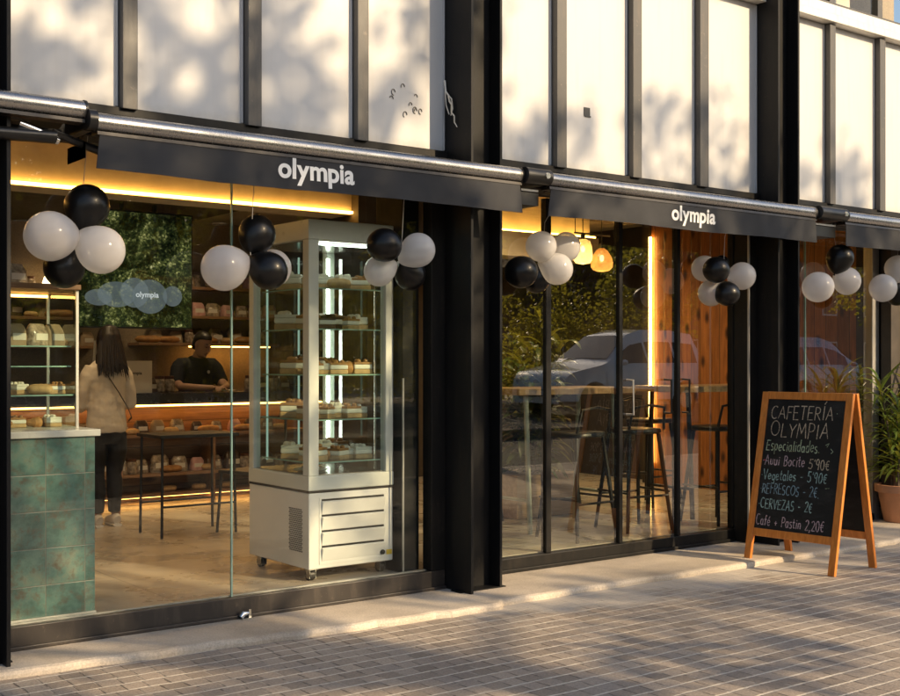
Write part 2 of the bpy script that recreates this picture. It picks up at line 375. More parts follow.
M['opal'] = mat_balloon('opal_glass', (.85, .70, .42), .2, .6, (.9, .72, .42))
M['car_white'] = basic('car_white', (.80, .81, .82), .22, var=.03, Coat_Weight=.8)
M['car_silver'] = basic('car_silver', (.42, .44, .46), .25, .5, var=.05, Coat_Weight=.8)
M['car_glass'] = basic('car_glass', (.02, .028, .034), .03, var=.1, Specular_IOR_Level=.9)
M['rubber'] = basic('rubber', (.018, .018, .018), .8, var=.2)
M['lamp_glass'] = basic('headlight_glass', (.6, .62, .62), .1, var=.05)
M['stucco'] = basic('stucco', (.15, .11, .08), .85, var=.12, scale=1)
M['stucco_dark'] = basic('dark_stucco', (.17, .14, .11), .85, var=.2, scale=1)
M['yellow'] = basic('yellow_label', (.75, .52, .05), .5, var=.1)
def chalk(name, c):
    t = NT(name); co = t.coord(); g = t.noise(co, 260, 3, .8)
    p = t.pbr(t.mix(t.ramp(g, [(.3, 0), (.6, 1)]), [x * .55 for x in c], c), .9)
    tr = t.add('ShaderNodeBsdfTransparent'); mx = t.add('ShaderNodeMixShader'); br = t.math('ADD', t.math('MULTIPLY', g, .6), t.math('MULTIPLY', t.noise(co, 34, 3), .4))
    t.link(t.ramp(br, [(.36, .12), (.56, 1)]), mx.inputs[0]); t.link(tr.outputs[0], mx.inputs[1]); t.link(p.outputs[0], mx.inputs[2]); t.link(mx.outputs[0], t.out.inputs[0]); return t.m
M['stain'] = basic('glue_residue', (.24, .22, .19), .8)
M['chalk_y'] = chalk('chalk_sand', (.66, .55, .40)); M['chalk_g'] = chalk('chalk_green', (.50, .60, .40))
M['chalk_p'] = chalk('chalk_pink', (.64, .48, .52)); M['chalk_t'] = chalk('chalk_teal', (.38, .56, .54))
M['chalk_b'] = chalk('chalk_blue', (.28, .42, .50)); M['chalk_r'] = chalk('chalk_red', (.62, .05, .10))

# ------------------------------------------------------------------ mesh helpers
class MB:
    def __init__(s): s.v = []; s.f = []
    def addv(s, pts):
        i = len(s.v); s.v += [tuple(p) for p in pts]; return i
    def box(s, x0, x1, y0, y1, z0, z1):
        i = s.addv([(x0, y0, z0), (x1, y0, z0), (x1, y1, z0), (x0, y1, z0), (x0, y0, z1), (x1, y0, z1), (x1, y1, z1), (x0, y1, z1)])
        s.f += [[i + k for k in q] for q in ((0, 3, 2, 1), (4, 5, 6, 7), (0, 1, 5, 4), (1, 2, 6, 5), (2, 3, 7, 6), (3, 0, 4, 7))]; return s
    def loft(s, rings, cap=True):
        n = len(rings[0]); i = None; first = len(s.v)
        for r in rings: s.addv(r)
        for k in range(len(rings) - 1):
            a = first + k * n; b = a + n
            for j in range(n):
                j2 = (j + 1) % n; s.f.append([a + j, a + j2, b + j2, b + j])
        if cap:
            s.f.append([first + j for j in reversed(range(n))]); s.f.append([first + (len(rings) - 1) * n + j for j in range(n)])
        return s
    def limb(s, pts, rad, n=12, up=(0, 0, 1)):
        pts = [Vector(p) for p in pts]; rings = []
        prev = None
        for k, p in enumerate(pts):
            if k == 0: d = pts[1] - p
            elif k == len(pts) - 1: d = p - pts[-2]
            else: d = (pts[k + 1] - p).normalized() + (p - pts[k - 1]).normalized()
            d.normalize()
            ref = prev if prev is not None else Vector(up)
            if abs(d.dot(ref)) > .95: ref = Vector((1, 0, 0)) if abs(d.x) < .9 else Vector((0, 1, 0))
            a = d.cross(ref).normalized(); b = a.cross(d).normalized(); prev = b
            r = rad[k] if hasattr(rad, '__len__') else rad
            ra, rb = r if hasattr(r, '__len__') else (r, r)
            rings.append([p + a * (ra * math.cos(t)) + b * (rb * math.sin(t)) for t in [2 * math.pi * j / n for j in range(n)]])
        return s.loft(rings)
    def cyl(s, p0, p1, r0, r1=None, n=16): return s.limb([p0, p1], [r0, r0 if r1 is None else r1], n)
    def lathe(s, prof, c=(0, 0, 0), n=24):
        rings = [[(c[0] + r * math.cos(2 * math.pi * j / n), c[1] + r * math.sin(2 * math.pi * j / n), c[2] + z) for j in range(n)] for r, z in prof]
        return s.loft(rings)
    def ball(s, c, r, n=14, m=9):
        rx, ry, rz = r if hasattr(r, '__len__') else (r, r, r)
        rings = []
        for k in range(m + 1):
            t = math.pi * (k / m); q = max(math.sin(t), .02)
            rings.append([(c[0] + rx * q * math.cos(2 * math.pi * j / n), c[1] + ry * q * math.sin(2 * math.pi * j / n), c[2] - rz * math.cos(t)) for j in range(n)])
        return s.loft(rings)
    def prism(s, poly, z0, z1):
        n = len(poly); i = s.addv([(p[0], p[1], z0) for p in poly] + [(p[0], p[1], z1) for p in poly])
        s.f.append([i + k for k in reversed(range(n))]); s.f.append([i + n + k for k in range(n)])
        for k in range(n): s.f.append([i + k, i + (k + 1) % n, i + n + (k + 1) % n, i + n + k])
        return s
    def extr(s, poly, axis, a, b):
        m = {'x': lambda p, t: (t, p[0], p[1]), 'y': lambda p, t: (p[0], t, p[1])}[axis]
        n = len(poly); i = s.addv([m(p, a) for p in poly] + [m(p, b) for p in poly])
        s.f.append([i + k for k in range(n)]); s.f.append([i + n + k for k in reversed(range(n))])
        for k in range(n): s.f.append([i + k, i + n + k, i + n + (k + 1) % n, i + (k + 1) % n])
        return s
    def xform(s, mt, start=0):
        for k in range(start, len(s.v)): s.v[k] = tuple(mt @ Vector(s.v[k]))
        return s
    def build(s, name, mat, parent=None, smooth=False, bevel=0, origin=None, world=True, remesh=0, fix=True):
        me = bpy.data.meshes.new(name)
        org = Vector(origin) if origin is not None else Vector((0, 0, 0))
        me.from_pydata([tuple(Vector(v) - org) for v in s.v], [], s.f)
        if fix and len(s.f) < 30000:
            bm = bmesh.new(); bm.from_mesh(me); bmesh.ops.recalc_face_normals(bm, faces=bm.faces); bm.to_mesh(me); bm.free()
        me.materials.append(M[mat] if isinstance(mat, str) else mat)
        if smooth:
            me.polygons.foreach_set('use_smooth', [True] * len(me.polygons))
        o = bpy.data.objects.new(name, me); COL.objects.link(o); o.location = org
        if remesh:
            m = o.modifiers.new('remesh', 'REMESH'); m.mode = 'VOXEL'; m.voxel_size = remesh; m.use_smooth_shade = True
            m2 = o.modifiers.new('smooth', 'SMOOTH'); m2.iterations = 4; m2.factor = .5
        if bevel:
            b = o.modifiers.new('bevel', 'BEVEL'); b.width = bevel; b.segments = 2; b.limit_method = 'ANGLE'; b.angle_limit = R(40)
        if smooth and not remesh:
            me.set_sharp_from_angle(angle=R(42))
        if parent is not None:
            o.parent = parent
            if world: o.matrix_parent_inverse = home_inv(parent)
        return o

def home_inv(p):          # parts carry world coordinates, so only the parent's own location is undone
    return Matrix.Translation(-Vector(p.location))
def thing(name, label, cat, loc=(0, 0, 0), rotz=0, group=None):
    o = bpy.data.objects.new(name, None); COL.objects.link(o); o.location = loc; o.rotation_euler = (0, 0, rotz)
    o.empty_display_size = .1
    return tag(o, label, cat, group)
def tag(o, label, cat, group=None, kind=None):
    o['label'] = label; o['category'] = cat
    if group: o['group'] = group
    if kind: o['kind'] = kind
    return o
def struct(o, kind='structure'):
    o['kind'] = kind; return o
def dup(root, loc, rotz=None, label=None, group=None, scale=None):
    r = root.copy(); COL.objects.link(r); r.location = loc
    if rotz is not None: r.rotation_euler = (0, 0, rotz)
    if scale: r.scale = (scale, scale, scale) if not hasattr(scale, '__len__') else scale
    if label: r['label'] = label
    if group: r['group'] = group
    for ch in list(root.children):
        c = ch.copy(); COL.objects.link(c); c.parent = r
        for g in list(ch.children):
            d = g.copy(); COL.objects.link(d); d.parent = c
    return r
ORD = ['leftmost', 'second from left', 'third from left', 'fourth from left', 'fifth from left', 'sixth from left', 'seventh from left', 'eighth from left', 'ninth from left', 'tenth from left', 'eleventh from left', 'twelfth from left']

def text_mesh(txt, size, bold, track=.012):
    """flat lettering, one glyph at a time, thickened"""
    mb = MB(); x = 0
    for c in txt:
        cu = bpy.data.curves.new('t', 'FONT'); cu.body = c; cu.size = 1; cu.offset = bold; cu.resolution_u = 6
        o = bpy.data.objects.new('t', cu); COL.objects.link(o)
        dg = bpy.context.evaluated_depsgraph_get(); dg.update()
        me = bpy.data.meshes.new_from_object(o.evaluated_get(dg))
        xs = [p.co.x for p in me.vertices]; off = x - min(xs); i = len(mb.v)
        mb.v += [((p.co.x + off) * size, p.co.y * size, 0) for p in me.vertices]
        mb.f += [[i + q for q in p.vertices] for p in me.polygons]
        x += max(xs) - min(xs) + track + (.02 if c not in 'yl' else -.005)
        bpy.data.objects.remove(o); bpy.data.curves.remove(cu); bpy.data.meshes.remove(me)
    return mb

# ------------------------------------------------------------------ ground, road
g = struct(MB().box(-300, 300, -300, 300, -.4, -.19).build('ground', 'earth'))
struct(MB().box(-120, 160, -6.0, 14, -.3, -.04).build('pavement', 'pavers'))
def rz(y): return -.17 + (-6.18 - y) * .060          # the roadway climbs away from the cafe
struct(MB().extr([(-6.18, -.3), (-14.4, -.3), (-14.4, rz(-14.4)), (-6.18, -.17)], 'x', -120, 160).build('road', 'asphalt'))
struct(MB().box(-120, 160, -6.18, -6.0, -.3, -.035).build('kerb', 'ledge', bevel=.02))
struct(MB().box(-120, 160, -60, -14.4, -.3, .46).build('far_pavement', 'ledge'))
struct(MB().box(-60, 120, -11.3, -9.7, -.2, .20).build('planted_strip', 'earth', bevel=.02))
def jag(pts, amp, step=.09):
    out = []
    for (a, b) in zip(pts[:-1], pts[1:]):
        L = math.dist(a, b); n = max(1, int(L / step))
        for k in range(n):
            t = k / n; out.append((a[0] + (b[0] - a[0]) * t, a[1] + (b[1] - a[1]) * t + rnd.uniform(-amp, amp)))
    out.append(pts[-1]); return out
edge = jag([(-4, -.30), (1.61, -.37), (2.07, -.40), (3.10, -.48), (4.23, -.56), (4.40, -.565)], .018) + jag([(4.47, -.50), (5.26, -.49), (6.61, -.54), (7.97, -.555), (14, -.56)], .012)
struct(MB().prism([(-4, .3)] + edge + [(14, .3)], -.06, 0.0).build('threshold_slab', 'ledge', bevel=.022))

# ------------------------------------------------------------------ the cafe building
B = thing('cafe_building', 'cafe shopfront with white panels, black steel columns and large glass windows', 'building', (1.7, 0, 0))
cols = [(1.385, 1.683, .30, .30), (4.405, 4.705, .265, .20), (7.435, 7.70, .205, .205), (10.45, 10.75, .2, .2)]
for (a, b, ya, yb) in cols:
    m = MB().box(a, a + .02, -ya, .02, -.045, 5.6).box(b - .02, b, -yb, .02, -.045, 5.6).box(a + .02, b - .02, -.095, -.08, -.045, 5.6)
    c = m.build('steel_column', 'column', B, bevel=.003)
    if a < 5: MB().box(a - .03, b + .03, -ya * .75, -.1, -.002, .006).build('base_plate', 'column', c)
# panels, mullions
MUL = [(.2, .285), (.9, .985), (2.311, 2.393), (3.021, 3.105), (3.728, 3.806), (5.293, 5.382), (6.011, 6.099), (6.713, 6.809), (8.304, 8.380), (9.014, 9.095), (9.73, 9.81)]
edges = []
bays = [(-.6, 1.385), (1.683, 4.405), (4.705, 7.435), (7.70, 10.45)]
for (a, b) in bays:
    cur = a
    for (m0, m1) in [m for m in MUL if a < m[0] < b]:
        edges.append((cur, m0)); cur = m1
    edges.append((cur, b))
for (a, b) in edges:
    p = MB().box(a + .002, b - .002, .0, .04, 2.705, 4.165).build('wall_panel', 'panel', B)
    MB().box(a + .004, a + .016, -.008, -.001, 2.71, 4.16).build('panel_bead', 'panel', p)
    MB().box(b - .016, b - .004, -.008, -.001, 2.71, 4.16).build('panel_bead', 'panel', p)
for (m0, m1) in MUL:
    MB().box(m0, m1, -.06, .045, 2.69, 4.165).build('mullion', 'mullion', B, bevel=.004)
for (a, b) in bays:
    MB().box(a, b, -.095, .1, 4.17, 4.235).box(a, b, -.08, .1, 4.238, 4.315).build('spandrel_beam', 'beam', B, bevel=.004)
    MB().box(a, b, -.035, .12, 2.655, 2.700).build('panel_sill', 'frame', B, bevel=.003)
    MB().box(a, b, .0, .16, 2.52, 2.652).build('lintel', 'frame', B)
    n = 4 if b - a > 2.2 else 3
    for k in range(n):
        x0 = a + (b - a) * k / n; x1 = a + (b - a) * (k + 1) / n
        w = MB().box(x0, x0 + .035, -.02, .05, 4.32, 5.6).box(x1 - .035, x1, -.02, .05, 4.32, 5.6).box(x0 + .035, x1 - .035, -.02, .05, 5.56, 5.6).box(x0 + .035, x1 - .035, -.02, .05, 4.32, 4.36).build('upper_window', 'mullion', B)
        MB().box(x0 + .036, x1 - .036, .01, .02, 4.362, 5.558).build('pane', 'glass', w)
MB().box(-.6, 10.75, .9, .95, 4.2, 5.6).box(-.6, 10.75, .1, .95, 4.19, 4.199).box(-.6, 10.75, .02, .95, 5.6, 5.7).build('upper_room', 'wall_in', B)
MB().box(-.6, 10.75, -.02, 6.2, 5.72, 5.95).build('roof', 'frame', B)
for x in (5.9, 8.9): MB().box(x - .18, x + .28, .35, .37, 4.25, 5.55).build('curtain', 'card', B)
# hole and stains, dangling cable on the panels
MB().box(5.592, 5.648, -.004, .006, 3.075, 3.135).box(5.60, 5.655, -.005, -.0045, 3.07, 3.08).build('panel_hole', 'black', B)
for k in range(9):
    x = 4.10 + rnd.uniform(-.10, .12); z = 2.98 + (x - 4.1) * .6 + rnd.uniform(-.13, .1); r_ = rnd.uniform(.006, .016)
    MB().limb([(x + r_ * math.cos(t) , -.0035, z + r_ * 1.4 * math.sin(t)) for t in [i * .7 for i in range(rnd.randint(5, 9))]], .0028, 6).build('glue_stain', 'stain', B)

# interior shell
MB().prism([(-2.0, .062), (4.70, .062), (4.70, .232), (9.6, .232), (9.6, 6.0), (-2.0, 6.0)], .0, .1).build('interior_floor', 'floor', B)
MB().box(-2.0, 9.6, .16, 2.12, 2.90, 2.95).box(-2, 9.6, 2.13, 6.0, 2.901, 2.95).build('ceiling', 'ceil', B)
MB().box(-2.0, 5.0, 2.0, 2.3, 2.555, 2.899).build('cove_bulkhead', 'ceil', B)
MB().box(5.0, 6.25, 1.9, 2.3, 2.30, 2.899).build('ceiling_duct', 'ceil_dark', B)
MB().box(6.25, 7.70, 2.0, 2.3, 2.325, 2.54).box(6.25, 7.70, 2.12, 2.3, 2.54, 2.899).build('cove_bulkhead', 'ceil', B)
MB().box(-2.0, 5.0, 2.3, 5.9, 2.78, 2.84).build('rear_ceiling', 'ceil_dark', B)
MB().box(-2.0, 4.99, 1.962, 1.998, 2.560, 2.578).build('led_strip', 'led_warm', B)
MB().box(6.26, 7.69, 2.03, 2.10, 2.542, 2.56).build('led_strip', 'led_warm', B)
MB().box(-2.0, 9.6, 5.9, 6.0, .1, 2.90).build('back_wall', 'wall_in', B)
MB().box(-2.1, -2.0, .06, 6.0, 0, 2.95).build('side_wall', 'wall_dark', B)
MB().box(9.6, 9.7, .06, 6.0, 0, 2.95).build('side_wall', 'wall_dark', B)
MB().box(6.4, 6.5, 3.9, 5.898, .1, 2.90).build('partition_wall', 'wall_dark', B)
MB().box(6.5, 9.6, 5.0, 5.1, .1, 2.90).build('partition_wall', 'wall_dark', B)
# timber wall in the right half of the cafe
tw = MB().box(9.40, 9.5, .42, 2.93, .1, 2.90).build('timber_wall', 'pine', B)
MB().box(9.375, 9.5, 2.935, 3.04, .1, 2.90).build('timber_frame', 'ceil_dark', tw)
MB().box(9.375, 9.5, .3, .415, .1, 2.7).build('timber_frame', 'ceil_dark', tw)
MB().box(9.360, 9.374, 2.90, 2.93, .32, 2.74).build('led_strip', 'led_wall', B)
MB().box(9.33, 9.43, .22, .31, 0, 2.52).build('end_post', 'alu', B)
# shopfront 1
w1 = MB().box(1.69, 4.40, -.012, .060, 0, .115).box(1.69, 4.40, -.03, -.0125, 0, .02).build('shop_window', 'sill', B, bevel=.004)
MB().box(4.296, 4.402, -.012, .08, .116, 2.52).build('jamb', 'frame', w1, bevel=.003)
MB().box(1.684, 1.70, -.012, .08, .116, 2.52).build('jamb', 'frame', w1)
MB().box(1.702, 2.958, .02, .03, .116, 2.52).build('pane', 'glass', w1)
MB().box(2.968, 4.295, .02, .03, .116, 2.52).build('pane', 'glass', w1)
MB().box(2.959, 2.967, .018, .032, .116, 2.52).build('glass_joint', 'glass_edge', w1)
MB().box(1.70, 4.29, .034, .061, .1155, .122).build('glazing_bead', 'alu', w1)
MB().box(4.165, 4.29, .11, .40, .1, 2.52).build('inner_post', 'matte_black', B, bevel=.004)
MB().box(4.155, 4.163, .09, .10, .1, 1.3).build('post_trim', 'alu', B)
# shopfront 2
w2 = MB().box(4.705, 7.43, .15, .23, .0, .095).box(4.705, 7.43, .13, .149, 0, .025).build('shop_window', 'frame', B, bevel=.004)
for (a, b) in ((4.705, 4.96), (5.405, 5.452), (6.11, 6.145), (6.725, 6.758), (7.365, 7.43)):
    MB().box(a, b, .172, .228, .096, 2.52).build('window_post', 'frame', w2, bevel=.003)
for (a, b) in ((4.96, 5.405), (5.452, 6.11), (6.145, 6.725), (6.758, 7.365)):
    MB().box(a + .002, b - .002, .19, .2, .097, 2.519).build('pane', 'glass2', w2)
for (x, y) in ((6.20, .12), (6.60, .12), (6.80, .12)):
    mb = MB(); z0, z1 = 1.02, 1.27
    mb.limb([(x, .188, z0), (x, y, z0 + .003), (x, y, z1 - .003), (x, .188, z1)], .008, 8)
    if x == 6.20: mb.build('door_handle', 'alu', w2, smooth=True)
    else: mb.build('door_handle', 'dark_metal', w2, smooth=True)
MB().box(4.704, 4.72, .0, .149, .0, 2.52).build('reveal', 'frame', B)
MB().box(7.355, 7.434, .0, .149, .0, 2.52).build('reveal', 'frame', B)
MB().box(7.338, 7.352, -.004, .01, 0, 2.52).build('edge_trim', 'alu', B)
# shopfront 3
w3 = MB().box(7.70, 9.33, .20, .27, .0, .06).build('shop_window', 'frame', B, bevel=.004)
MB().box(7.70, 7.745, .20, .27, .061, 2.52).build('window_post', 'frame', w3)
MB().box(7.747, 8.36, .225, .235, .061, 2.519).build('pane', 'glass2', w3)
MB().box(8.37, 9.328, .225, .235, .061, 2.519).build('pane', 'glass2', w3)
MB().box(8.361, 8.369, .222, .238, .061, 2.519).build('glass_joint', 'glass_edge', w3)
MB().box(9.43, 10.45, .1, .2, 0, 2.52).build('end_wall', 'wall_dark', B)
# left of the first column
w0 = MB().box(-.6, 1.385, -.01, .06, 0, .115).build('shop_window', 'sill', B)
MB().box(-.6, 1.384, .02, .03, .116, 2.52).build('pane', 'glass', w0)

tag(MB().limb([(4.398, -.012, 3.14), (4.392, -.03, 3.07), (4.388, -.062, 3.04), (4.392, -.07, 3.0), (4.386, -.098, 2.975), (4.392, -.088, 2.93), (4.386, -.125, 2.90), (4.392, -.118, 2.865), (4.388, -.15, 2.83)], [.007, .006, .006, .006, .0055, .005, .005, .004, .003], 6)
    .limb([(4.388, -.062, 3.04), (4.384, -.10, 3.01), (4.388, -.105, 2.95), (4.386, -.09, 2.91)], .004, 5).limb([(4.388, -.03, 3.07), (4.384, -.045, 2.98), (4.388, -.07, 2.92)], .0035, 5).build('loose_cable', 'cream', None, True, origin=(4.398, -.012, 3.14)), 'short pale cable dangling from the black column beside stained panel', 'cable')
bt = thing('floor_bolt', 'small shiny metal bolt lying against the window sill', 'bolt', (3.01, -.045, 0))
MB().limb([(2.985, -.045, .012), (3.0, -.045, .03), (3.03, -.045, .03)], [.016, .018, .010], 10).build('bolt_body', 'chrome', bt, True)
MB().box(2.98, 3.05, -.07, -.03, .0, .008).box(3.03, 3.045, -.05, -.04, .008, .05).build('bolt_plate', 'steel_in', bt)

# ------------------------------------------------------------------ awnings
TXT = text_mesh('olympia', .118, .029, .022)
def awning(x0, x1, zt, label, text=None, valance=True, dz=0, right_bracket=True):
    yt = -.335
    a = thing('awning', label, 'awning', (x0, 0, zt), 0, 'awnings along the shopfront')
    # front bar with a rounded section
    prof = [(yt + .046 * math.cos(t) , zt + .006 + .046 * math.sin(t)) for t in [2 * math.pi * k / 20 for k in range(20)]]
    MB().extr(prof, 'x', x0, x1).build('front_bar', 'tube', a, True)
    MB().extr([(yt - .034, zt - .057), (yt + .05, zt - .057), (yt + .05, zt - .040), (yt - .030, zt - .040)], 'x', x0, x1).build('valance_rail', 'dark_metal', a)
    for xe in (x0 - .012, x1):
        MB().extr([(yt + .050 * math.cos(t), zt + .006 + .050 * math.sin(t)) for t in [2 * math.pi * k / 20 for k in range(20)]], 'x', xe, xe + .012).build('end_cap', 'black', a, True)
    # canvas running back to the roller, and the roller housing
    MB().extr([(yt + .02, zt + .040), (-.10, zt + .085), (-.10, zt + .080), (yt + .02, zt + .034)], 'x', x0 + .03, x1 - .03).build('canvas', 'valance', a)
    MB().extr([(-.14, zt - .02), (-.065, zt - .045), (-.065, zt + .10), (-.12, zt + .10), (-.14, zt + .06)], 'x', x0 + .02, x1 - .02).build('roller_box', 'frame', a, bevel=.004)
    if valance:
        n = 90; top = zt - .056; bot = zt - .222
        mb = MB(); rows = 8
        def P(i, j, off):
            x = x0 + .012 + (x1 - x0 - .024) * i / n; u = j / rows
            wv = .006 * math.sin(x * 5.1 + .6) + .004 * math.sin(x * 13.3 + zt * 9) + .0025 * math.sin(x * 31)
            sk = (1 - u) * 0 + u * .018 * (1 if i == n else -1 if i == 0 else 0)
            return (x + sk, yt - .03 + wv * u + off, top + (bot - top) * u + .004 * math.sin(x * 3.7) * u)
        for off in (0, .004):
            s = len(mb.v)
            for i in range(n + 1):
                for j in range(rows + 1): mb.v.append(P(i, j, off))
            for i in range(n):
                for j in range(rows):
                    q = s + i * (rows + 1) + j; mb.f.append([q, q + rows + 1, q + rows + 2, q + 1])
        N = (n + 1) * (rows + 1)
        for i in range(n):
            for j in (0, rows):
                q = i * (rows + 1) + j; mb.f.append([q, q + rows + 1, q + rows + 1 + N, q + N])
        for j in range(rows):
            for i in (0, n):
                q = i * (rows + 1) + j; mb.f.append([q, q + 1, q + 1 + N, q + N])
        v = mb.build('valance', 'valance', a, True)
        hm_ = MB(); hz = bot + .014
        for i in range(n):
            pa, pb = P(i, rows - 1, -.0012), P(i + 1, rows - 1, -.0012)
            for (f0, f1) in ((.0, .36), (.5, .86)):
                xa_, xb_ = pa[0] + (pb[0] - pa[0]) * f0, pa[0] + (pb[0] - pa[0]) * f1; q = hm_.addv([(xa_, pa[1], pa[2]), (xb_, pb[1], pb[2]), (xb_, pb[1], pb[2] + .0016), (xa_, pa[1], pa[2] + .0016)]); hm_.f.append([q, q + 1, q + 2, q + 3])
        hm_.build('hem_stitching', 'dark_metal', v, fix=False)
        if text:
            tx, width = text
            t = MB(); w = max(p[0] for p in TXT.v); sc = width / w
            t.v = [(tx + p[0] * sc, 0, bot + .058 + p[1] * sc) for p in TXT.v]
            mv = []
            for (p, q) in zip(t.v, TXT.v):
                u = (top - p[2]) / (top - bot); x = p[0]
                wv = .006 * math.sin(x * 5.1 + .6) + .004 * math.sin(x * 13.3 + zt * 9) + .0025 * math.sin(x * 31)
                mv.append((x, yt - .0325 + wv * u - q[2] * .8, p[2]))
            t.v = mv; t.f = [list(f) for f in TXT.f]
            t.build('lettering', 'white_ink', v, fix=False)
    # folded arms
    arm = MB()
    zb = zt - .015
    arm.limb([(x0 + .18, -.12, zb), (x0 + .9, -.20, zb - .04)], [(.028, .02), (.024, .018)], 10)
    arm.limb([(x0 + .9, -.22, zb - .045), (x0 + .30, -.29, zb - .02)], [(.024, .018), (.02, .016)], 10)
    arm.limb([(x1 - .18, -.12, zb), (x1 - .9, -.20, zb - .04)], [(.028, .02), (.024, .018)], 10)
    arm.limb([(x1 - .9, -.22, zb - .045), (x1 - .30, -.29, zb - .02)], [(.024, .018), (.02, .016)], 10)
    arm.build('folding_arm', 'dark_metal', a, True)
    return a
A0 = awning(-1.2, 2.005, 2.585, 'black awning at far left with its valance rolled up, arm showing', None, False)
A1 = awning(2.065, 4.72, 2.538, 'charcoal awning with white lettering over the cake cabinet window', (3.035, .475))
A2 = awning(4.95, 7.69, 2.535, 'charcoal awning with white lettering over the folding glass doors', (6.065, .455))
A3 = awning(8.06, 11.2, 2.535, 'plain charcoal awning farthest right above three white balloons', None)
for (A, x0, x1, z) in ((A1, 2.012, 2.052, 2.535), (A2, 4.735, 4.935, 2.535), (A3, 7.70, 8.045, 2.535)):
    mb = MB().extr([(-.37 + .05 * math.cos(t) * 1, z + .01 + .05 * math.sin(t)) for t in [2 * math.pi * k / 16 for k in range(16)]], 'x', x0, x1).box(x0, x1, -.33, -.07, z - .035, z + .055).box(x0 + .02, x1 - .02, -.30, -.05, z - .16, z - .08)
    br = mb.build('wall_bracket', 'black', A, True)
    if x1 - x0 > .1:
        MB().limb([(x1 - .05, -.418, z + .012), (x1 - .05, -.427, z + .012)], [.020, .018], 14).build('bolt_head', 'chrome', br, True)
        MB().box(x0 + .03, x1 - .03, -.31, -.301, z - .075, z - .062).build('stay_bar', 'alu', br)
# joint of the left arm
MB().limb([(1.72, -.30, 2.50), (1.80, -.31, 2.47), (1.90, -.30, 2.44)], [(.030, .022), (.036, .026), (.022, .02)], 12).build('arm_joint', 'chrome', A0, True)
MB().limb([(1.1, -.29, 2.43), (1.88, -.31, 2.455)], [(.045, .032), (.045, .032)], 12).build('arm_tube', 'black', A0, True)
MB().limb([(1.88, -.28, 2.48), (2.25, -.2, 2.40), (2.6, -.14, 2.38)], [(.022, .018), (.026, .02), (.022, .018)], 10).build('arm_tube', 'black', A0, True)

# ------------------------------------------------------------------ balloons
def balloon_mesh(mat):
    prof = []
    for k in range(25):
        t = math.pi * k / 24
        r = math.sin(t); z = -math.cos(t)
        if z < 0: r *= (1 - .30 * (-z) ** 1.8); z *= 1.30
        prof.append((max(r, .022), z))
    body = MB().lathe(prof, n=32); 
    return body
PROTO = {}
for key, mt in (('w', 'b_white'), ('k', 'b_black')):
    rt = bpy.data.objects.new('balloon', None); COL.objects.link(rt); rt.empty_display_size = .1
    balloon_mesh(mt).build('skin', mt, rt, True, world=False)
    MB().lathe([(.03, -1.28), (.04, -1.32), (.055, -1.34), (.085, -1.40), (.07, -1.41), (.01, -1.385)], n=14).build('knot', mt, rt, True, world=False)
    PROTO[key] = rt
used = set()
def balloon(key, c, r, hub, label, stretch=1.08):
    p = PROTO[key]
    if key not in used: o = p; used.add(key)
    else: o = dup(p, (0, 0, 0))
    d = (Vector(c) - Vector(hub))
    if d.length < .01: d = Vector((0, 0, 1))
    o.location = c; o.rotation_mode = 'QUATERNION'; o.rotation_quaternion = d.to_track_quat('Z', 'Y')
    q = 1 + .05 * math.sin(c[0] * 37); o.scale = (r * .985 * q, r * .985 / q ** .5, r * .99 / q ** .5)
    tag(o, label, 'balloon', 'black and white party balloons')
CL = [
 ('in the far left cluster', (2.06, -.15, 2.02), [('k', (2.105, -.12, 2.170), .110, 'topmost black balloon'), ('w', (1.896, -.2, 2.001), .124, 'left large white balloon'), ('w', (2.130, -.24, 1.945), .117, 'right white balloon'), ('k', (2.005, -.08, 1.862), .100, 'lowest black balloon')]),
 ('in the cluster left of the cake cabinet', (2.965, -.19, 1.955), [('w', (2.807, -.2, 1.893), .122, 'large white balloon'), ('k', (3.032, -.14, 2.091), .105, 'upper black balloon'), ('k', (3.033, -.27, 1.884), .101, 'front black balloon'), ('w', (3.150, -.10, 1.915), .104, 'white balloon behind black')]),
 ('in the cluster by the black post', (3.95, -.18, 1.99), [('k', (3.777, -.26, 2.067), .100, 'black balloon'), ('w', (4.030, -.24, 2.054), .100, 'right white balloon'), ('w', (3.83, -.13, 1.928), .090, 'lower left white balloon'), ('k', (4.058, -.12, 1.922), .097, 'lowest black balloon')]),
 ('in the cluster at the left folding door', (5.19, -.03, 2.06), [('w', (5.115, -.1, 2.153), .100, 'upper left white balloon'), ('w', (5.400, -.03, 2.169), .100, 'upper right white balloon'), ('w', (5.255, -.1, 2.011), .106, 'lower white balloon'), ('k', (4.944, -.1, 1.976), .108, 'left black balloon'), ('k', (5.190, .03, 1.945), .090, 'lowest black balloon')]),
 ('in the cluster before the timber wall', (6.87, -.14, 2.0), [('k', (6.699, -.22, 2.066), .098, 'upper left black balloon'), ('w', (7.063, -.16, 2.041), .104, 'right white balloon'), ('w', (6.76, -.06, 2.088), .096, 'left white balloon behind black'), ('k', (6.819, -.22, 1.896), .092, 'lower black balloon'), ('w', (6.787, -.1, 1.908), .099, 'lower white balloon'), ('k', (7.06, .03, 2.15), .060, 'smallest black balloon')]),
 ('in the right cluster above the chalkboard', (8.10, -.24, 2.10), [('k', (8.159, -.25, 2.227), .110, 'topmost black balloon'), ('w', (7.828, -.28, 1.982), .122, 'left large white balloon'), ('w', (8.253, -.25, 2.048), .112, 'middle white balloon')]),
 ('in the rightmost cluster', (9.0, -.22, 2.08), [('w', (8.756, -.25, 2.011), .116, 'lower left white balloon'), ('w', (9.060, -.2, 2.194), .112, 'upper white balloon'), ('k', (9.12, -.15, 1.98), .10, 'lower black balloon')]),
]
